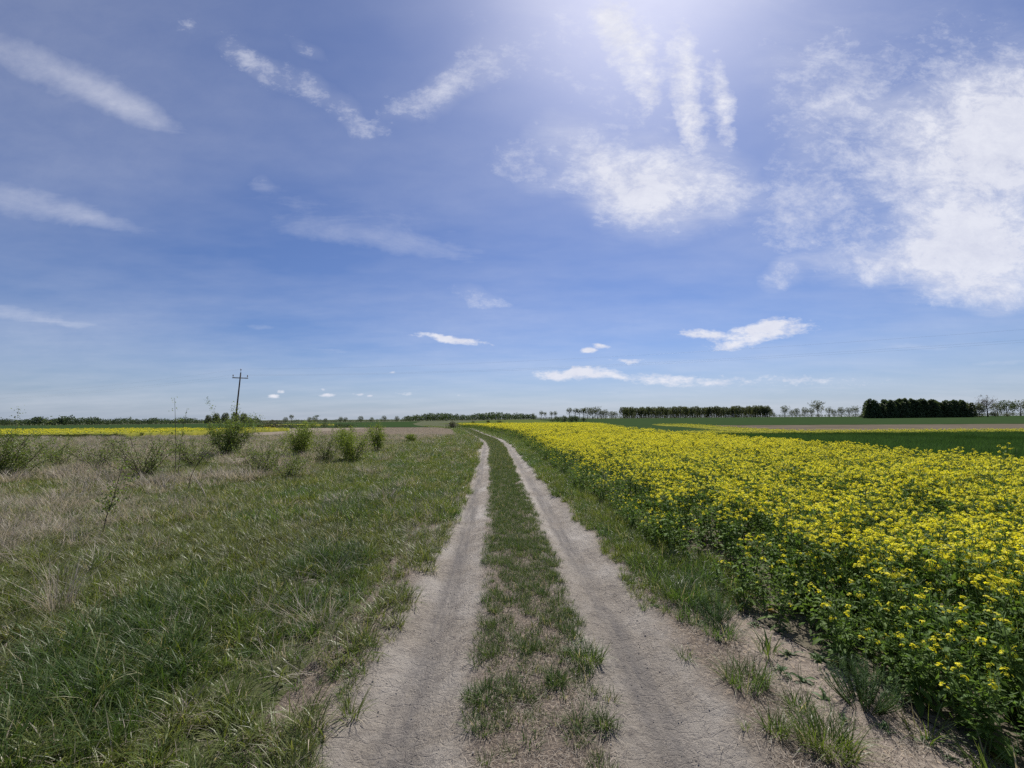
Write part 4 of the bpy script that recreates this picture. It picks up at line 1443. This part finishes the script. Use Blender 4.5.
# ------------------------------------------------------------------ trees
def tree_parts(h, w, kind='round', nleaf=1100, leaf=.5):
    tr, cr = Bag(), Bag()
    base_h = h * {'round': .14, 'open': .18, 'bare': .2, 'conifer': .06, 'tall': .42, 'wood': .06}[kind]
    lean = rng.normal(0, .03, 2) * h
    top = np.array([lean[0], lean[1], h * .8])
    P = np.array([[0, 0, -.3], [lean[0] * .2, lean[1] * .2, base_h], top * .75, top])
    R0 = h * .02 + .06
    tr.tube(P, [R0 * 1.25, R0 * .9, R0 * .5, R0 * .12], 7)
    lobes = []
    nb = {'round': 11, 'open': 10, 'bare': 16, 'conifer': 14, 'tall': 9, 'wood': 10}[kind]
    for k in range(nb):
        t = (k + .5) / nb
        az = k * 2.4 + rng.normal(0, .4)
        z0 = base_h + (h * .78 - base_h) * t * .85
        p0 = np.array([np.interp(z0, P[:, 2], P[:, 0]), np.interp(z0, P[:, 2], P[:, 1]), z0])
        if kind == 'conifer':
            reach = w * .5 * (1.02 - t) ** .75
            e = p0 + np.array([math.cos(az) * reach * .7, math.sin(az) * reach * .7, h * .04])
        else:
            reach = w * .5 * rng.uniform(.55, .95) * (math.sin(math.pi * (.22 + .68 * t)) ** .7)
            e = p0 + np.array([math.cos(az) * reach, math.sin(az) * reach, (h - z0) * rng.uniform(.3, .6)])
        tr.tube([p0, (p0 + e) / 2 + rng.normal(0, .03 * w, 3), e], [R0 * .38, R0 * .24, R0 * .08], 5)
        if kind in ('bare', 'open'):
            for _ in range(5 if kind == 'bare' else 2):
                e2 = e + rng.normal(0, .14, 3) * w + np.array([0, 0, .05 * h])
                q = p0 + (e - p0) * rng.uniform(.4, 1)
                tr.tube([q, (q + e2) / 2, e2], [R0 * .12, R0 * .08, R0 * .03], 4, cap=False)
                lobes.append((e2, .09 * w))
        lobes.append((e, {'round': .20, 'open': .15, 'bare': .12, 'conifer': .17 * (1.2 - t), 'tall': .2, 'wood': .21}[kind] * w))
        lobes.append((p0 + (e - p0) * .6, .14 * w))
    lobes.append((top + (0, 0, h * .1), .13 * w))
    C = np.array([l[0] for l in lobes])
    R = np.array([l[1] for l in lobes])
    prob = R ** 2
    i = rng.choice(len(C), nleaf, p=prob / prob.sum())
    v = rng.normal(size=(nleaf, 3))
    v /= np.linalg.norm(v, axis=1)[:, None]
    v *= rng.uniform(.15, 1.1, (nleaf, 1)) ** .5
    Pl = C[i] + v * R[i][:, None] * np.array([1, 1, .85])
    if kind != 'bare':
        k_ = nleaf // {'conifer': 2, 'wood': 2, 'round': 2, 'open': 3, 'tall': 3}[kind]
        tz = rng.uniform(.04, 1, k_)
        az = rng.uniform(0, 6.283, k_)
        prof = (1.05 - tz) ** .6 if kind == 'conifer' else np.sin(np.pi * (.12 + .80 * tz)) ** .6
        rr = w * .5 * prof * rng.uniform(.45, 1.0, k_) ** .5
        b_ = 0 if kind in ('conifer', 'wood') else base_h * .9
        Pl[:k_] = np.stack([np.cos(az) * rr, np.sin(az) * rr, b_ + tz * (h - b_)], 1)
    Pl[:, 2] = np.clip(Pl[:, 2], base_h * .6, h * 1.04) + rng.normal(0, .012 * h, nleaf)
    cr.leaves(Pl, leaf * rng.uniform(.5, 1.4, nleaf), aspect=.75, a=rng.uniform(0, 1, nleaf))
    return tr, cr


TREE = {}


def tree_meshes(kind, variant, mat):
    key = (kind, variant, mat)
    if key not in TREE:
        spec = {'round': (10, 8.5, 1100, .55), 'open': (10, 8.5, 900, .55), 'bare': (10, 9, 700, .36), 'conifer': (10, 4.8, 2200, .55), 'tall': (10, 5.2, 560, .5), 'wood': (10, 6.5, 1800, .55)}[kind]
        tr, cr = tree_parts(spec[0], spec[1], kind, spec[2], spec[3])
        TREE[key] = (tr.mesh(kind + '_trunk', MAT['bark']), cr.mesh(kind + '_crown', MAT[mat]))
    return TREE[key]


def tree(name, px, d, h, kind, lab, group, mat='tree', variant=None, wide=1.0, dz=0.0):
    X = (px - 512) / F_PX * d
    v = rng.integers(0, 3) if variant is None else variant
    tm, cm = tree_meshes(kind, int(v), mat)
    r = thing(name, lab, 'tree', (X, d, float(ground_z(X, d)) + dz), group, float(rng.uniform(0, 6.28)))
    s = h / 10.0
    r.scale = (s * wide, s * wide, s)
    link('trunk', tm, r)
    link('crown', cm, r)
    return r


GR = 'trees along the right horizon'
for a in [
    (772, 402, 5.2, 'round', 'small isolated tree just right of the end of the long wood', GR),
    (784, 405, 10.6, 'open', 'broad loose tree, leftmost full tree of the right-hand roadside row', GR),
    (791, 412, 7.0, 'round', 'low tree filling in right of the broad loose tree', GR),
    (796, 405, 8.2, 'round', 'medium round tree, second crown of the roadside row', GR),
    (804, 405, 9.0, 'round', 'dark round tree left of the tallest roadside tree', GR),
    (810, 408, 8.2, 'open', 'open branching tree touching the tallest roadside tree', GR),
    (817, 400, 15.0, 'open', 'tallest tree of the roadside row, with an open ragged crown', GR),
    (828, 405, 8.6, 'open', 'thin medium tree right of the tallest roadside tree', GR),
    (833, 395, 6.6, 'round', 'low dark tree with foliage down to the ground in the roadside row', GR),
    (840, 405, 9.0, 'round', 'flat-topped tree near the right end of the roadside row', GR),
    (848, 405, 8.6, 'open', 'leaning open tree, left of the last pair before the dark wood', GR),
    (854, 405, 9.4, 'open', 'rounded open tree, last of the row before the dark wood', GR),
]:
    tree('roadside_tree', *a, dz=.2, wide=.84)
GA = 'row of trees on the middle horizon'
for px, h, kd, lab in [
    (533, 6.0, 'tall', 'thin small tree at the left start of the middle row'), (541, 8.2, 'tall', 'wispy tree of the left pair in the middle row'),
    (545, 7.0, 'tall', 'shorter wispy tree of the left pair in the middle row'), (551, 7.4, 'tall', 'wispy tree of the second pair in the middle row'),
    (555, 7.6, 'tall', 'slightly taller tree of the second pair in the middle row'), (569, 10.6, 'tall', 'narrow tree rising behind the dark bushes, first of the taller group'),
    (575, 10.2, 'tall', 'tall tree behind the dark bushes, second of the taller group'), (579, 9.6, 'tall', 'slim tree in the middle of the taller group'),
    (583, 10.4, 'tall', 'slender bare-trunked tree, fourth of the taller group'), (587, 10.8, 'open', 'tall tree with a spreading top right of the dark bushes'),
    (592, 10.8, 'open', 'tall tree with a full crown left of the round low tree'), (597, 10.6, 'open', 'umbrella-topped tree beside the round low tree'),
    (601, 7.4, 'round', 'low tree joined to the round tree in the middle row'), (605, 8.6, 'round', 'low round dark tree, right end of the middle row'),
    (611, 7.0, 'round', 'small flat tree left of the gap before the long wood'), (615, 6.6, 'round', 'small dark tree right before the long wood'),
]:
    tree('tree', px, 405, h, kd, lab, GA, dz=.2)
# the long wood of single trees
for k in range(64):
    px = 621 + (770 - 621) * (k + .5) / 64 + rng.uniform(-1, 1)
    tree('wood_tree', px, float(rng.uniform(425, 470)), float(rng.uniform(9.8, 12.2)), 'wood', 'tree of the long even wood on the horizon right of the middle', 'trees of the long wood', wide=.95)
# the dark wood on the right
for k in range(84):
    px = 866 + (964 - 866) * rng.uniform(0, 1)
    if k < 42:
        px = 866 + (963 - 866) * (k + .5) / 42
    tree('dark_tree', px, float(228 + (k >= 42) * rng.uniform(3, 22) + rng.uniform(0, 4)), float(rng.choice([8.2, 9.0, 9.7]) + rng.uniform(-.5, .7)) * (1 - .1 * (px > 946)), 'conifer', 'dark evergreen tree packed in the dense wood on the right', 'trees of the dark wood', 'conifer', wide=1.45)
GE = 'trees right of the dark wood'
tree('tree', 971, 226, 7.6, 'conifer', 'pale conical tree standing in front of the right end of the dark wood', GE, 'tree', wide=1.2)
tree('tree', 964, 236, 8.2, 'wood', 'mixed green tree at the right end of the dark wood', GE)
tree('tree', 978, 236, 7.6, 'wood', 'low green tree right of the pale conical tree', GE)
tree('bare_tree', 986, 240, 11.4, 'bare', 'tall almost leafless tree rising right of the dark wood', GE, 'baretree')
tree('tree', 996, 300, 9.2, 'open', 'small dark tree between the leafless tree and the round one', GE)
tree('tree', 1005, 300, 11.0, 'round', 'dark round tree near the right frame edge', GE, 'conifer')
tree('tree', 1019, 300, 11.0, 'open', 'spreading tree at the right frame edge', GE)
tree('tree', 1030, 300, 10.0, 'round', 'tree cut off by the right frame edge', GE)
GL = 'trees on the left horizon'
for px, d, h, kd, lab in [
    (209, 300, 6.2, 'wood', 'dense tree at the left end of the dark clump behind the pole'), (217, 300, 7.2, 'wood', 'dense tree left of the pole in the dark clump'),
    (226, 300, 7.6, 'wood', 'tree behind the tall bush in the dark clump'), (236, 300, 7.8, 'wood', 'dense tree right of the pole in the dark clump'),
    (244, 300, 7.2, 'wood', 'last dense tree of the dark clump behind the pole'),
    (286, 330, 4.6, 'round', 'low round tree left of the narrow tree on the left horizon'), (292, 330, 6.4, 'tall', 'narrow small tree sticking up on the left horizon'),
    (310, 330, 4.4, 'round', 'round low tree left of the umbrella-topped tree'), (315, 330, 5.0, 'round', 'broad low tree under the umbrella-topped tree'),
    (326, 330, 3.4, 'round', 'tiny tree right of the umbrella-topped tree'), (341, 330, 4.4, 'round', 'low round tree, left of the three crowns over the green field'),
    (346, 330, 4.0, 'round', 'low tree close beside another over the green field'), (361, 330, 4.8, 'round', 'fuller round tree, middle one over the green field'),
    (372, 330, 3.8, 'round', 'flat little tree right of the fuller round one'), (384, 330, 4.8, 'round', 'round tree, right one over the green field'),
    (397, 330, 4.4, 'round', 'little tree just left of the middle wood'),
]:
    tree('tree', px, d, h, kd, lab, GL)
# the umbrella-topped tree on a thin trunk
X = (317.5 - 512) / F_PX * 150
r = thing('umbrella_tree', 'thin tree with a small flat tuft of crown high above the left horizon', 'tree', (X, 150, float(ground_z(X, 150))), GL)
b1, b2 = Bag(), Bag()
b1.tube([(0, 0, -.2), (.05, 0, 1.4), (-.03, 0, 2.9)], [.05, .035, .02], 5)
for k in range(6):
    az = k * 1.05
    b1.tube([(0, 0, 2.5), (math.cos(az) * .5, math.sin(az) * .4, 2.95)], [.02, .008], 4)
n = 160
b2.leaves(np.stack([rng.normal(0, .38, n), rng.normal(0, .3, n), 2.98 + rng.normal(0, .12, n)], 1), .22 * rng.uniform(.6, 1.3, n), a=rng.uniform(0, 1, n))
link('trunk', b1.mesh('umbrella_trunk', MAT['bark']), r)
link('crown', b2.mesh('umbrella_crown', MAT['conifer']), r)


# far woods that read as one mass
def far_wood(name, px0, px1, d, hfun, n, lab, mat):
    b = Bag()
    for k in range(n):
        px = px0 + (px1 - px0) * (k + rng.uniform()) / n
        dd = d * rng.uniform(1, 1.08)
        X = (px - 512) / F_PX * dd
        h = hfun(px) * rng.uniform(.75, 1.1)
        w = h * rng.uniform(.8, 1.25)
        z = float(terrain(np.array(X), np.array(dd)))
        b.tube([(X, dd, z - .3), (X, dd, z + h * .6)], [h * .03, h * .015], 4)
        m = 130
        v = rng.normal(size=(m, 3))
        v /= np.linalg.norm(v, axis=1)[:, None]
        v *= rng.uniform(.2, 1, (m, 1)) ** .45
        P = np.array([X, dd, z + h * .54]) + v * np.array([w * .5, w * .5, h * .47])
        b.leaves(P, h * .14 * rng.uniform(.5, 1.4, m), aspect=.8, a=rng.uniform(0, 1, m))
    tag(link(name, b.mesh(name, MAT[mat])), lab, None, None, 'stuff')


far_wood('far_wood', -60, 260, 300, lambda p: 4.3 + 1.6 * math.exp(-((p - 60) / 50) ** 2) + .5 * math.sin(p * .21), 190, 'dark far wood along the left horizon', 'conifer')
far_wood('far_wood', 250, 412, 345, lambda p: 2.4 + .3 * math.sin(p * .3), 90, 'low far hedge line under the left horizon', 'conifer')
far_wood('far_wood', 404, 536, 420, lambda p: 5.2 + 2.6 * math.exp(-((p - 438) / 20) ** 2) + 2.6 * math.exp(-((p - 495) / 24) ** 2), 110, 'dark far wood over the track', 'conifer')
far_wood('far_wood', 530, 625, 520, lambda p: 3.0, 50, 'low distant hedge below the middle row of trees', 'conifer')
far_wood('far_wood', 770, 1060, 520, lambda p: 3.6, 120, 'distant hedge below the roadside trees', 'tree')

# ------------------------------------------------------------------ power line
PX_, PY_, PH = -38.6, 60.0, 8.35
pole = thing('utility_pole', 'dark wooden utility pole leaning right with a crossarm, rising behind the tall bush', 'utility pole', (PX_, PY_, float(ground_z(PX_, PY_))))
b = Bag()
LEAN = np.array([.55, 0, PH])
b.tube([(0, 0, -.6), LEAN * .5, LEAN], [.12, .10, .08], 10)
link('post', b.mesh('pole_post', MAT['pole']), pole)
line_dir = np.array([76.0, -29.0, 0])
line_dir /= np.linalg.norm(line_dir)
perp = np.array([-line_dir[1], line_dir[0], 0])
armc = LEAN * ((PH - .75) / PH)
b = Bag()
adir = perp * .75 + line_dir * .66
adir /= np.linalg.norm(adir)
if adir[0] < 0:
    adir = -adir
sx = np.cross(adir, (0, 0, 1))
b.box(armc - sx * .18, (1.9, .11, .13), np.stack([adir, sx, np.array([0, 0, 1.0])], 1))
arm = link('crossarm', b.mesh('pole_crossarm', MAT['steel']), pole)
PINS = []
for off, zz in ((-.86, 0), (.86, 0), (None, 0)):
    b, c = Bag(), Bag()
    p = (armc - sx * .18 + adir * off + (0, 0, .065)) if off is not None else LEAN + (0, 0, -.02)
    b.tube([p, p + (0, 0, .16 if off is not None else .34)], [.02, .02], 6)
    q = p + (0, 0, .14 if off is not None else .32)
    c.tube([q, q + (0, 0, .05), q + (0, 0, .06), q + (0, 0, .14), q + (0, 0, .2), q + (0, 0, .24)], [.075, .085, .06, .075, .055, .03], 10)
    pin = link('insulator_pin', b.mesh('insulator_pin', MAT['steel']), pole)
    ins = link('insulator', c.mesh('insulator', MAT['porcelain']), pin)
    PINS.append(np.array([PX_, PY_, float(ground_z(PX_, PY_))]) + q + (0, 0, .2))
labs = ['power wire on the left end of the crossarm, lower line across the right sky', 'power wire on the right end of the crossarm, lower line across the right sky', 'topmost power wire from the pole tip across the right sky']
for p, lab in zip(PINS, labs):
    P = []
    span = np.array([112.0, -43.0, 0.6])
    for t in np.linspace(-1, 1, 61):
        sag = -1.5 * (1 - (2 * abs(t) - 1) ** 2)
        P.append(p + span * t + np.array([0, 0, sag]))
    b = Bag()
    b.tube(P, .0032, 5)
    tag(link('power_wire', b.mesh('power_wire', MAT['wire'])), lab, 'wire', 'wires of the power line')
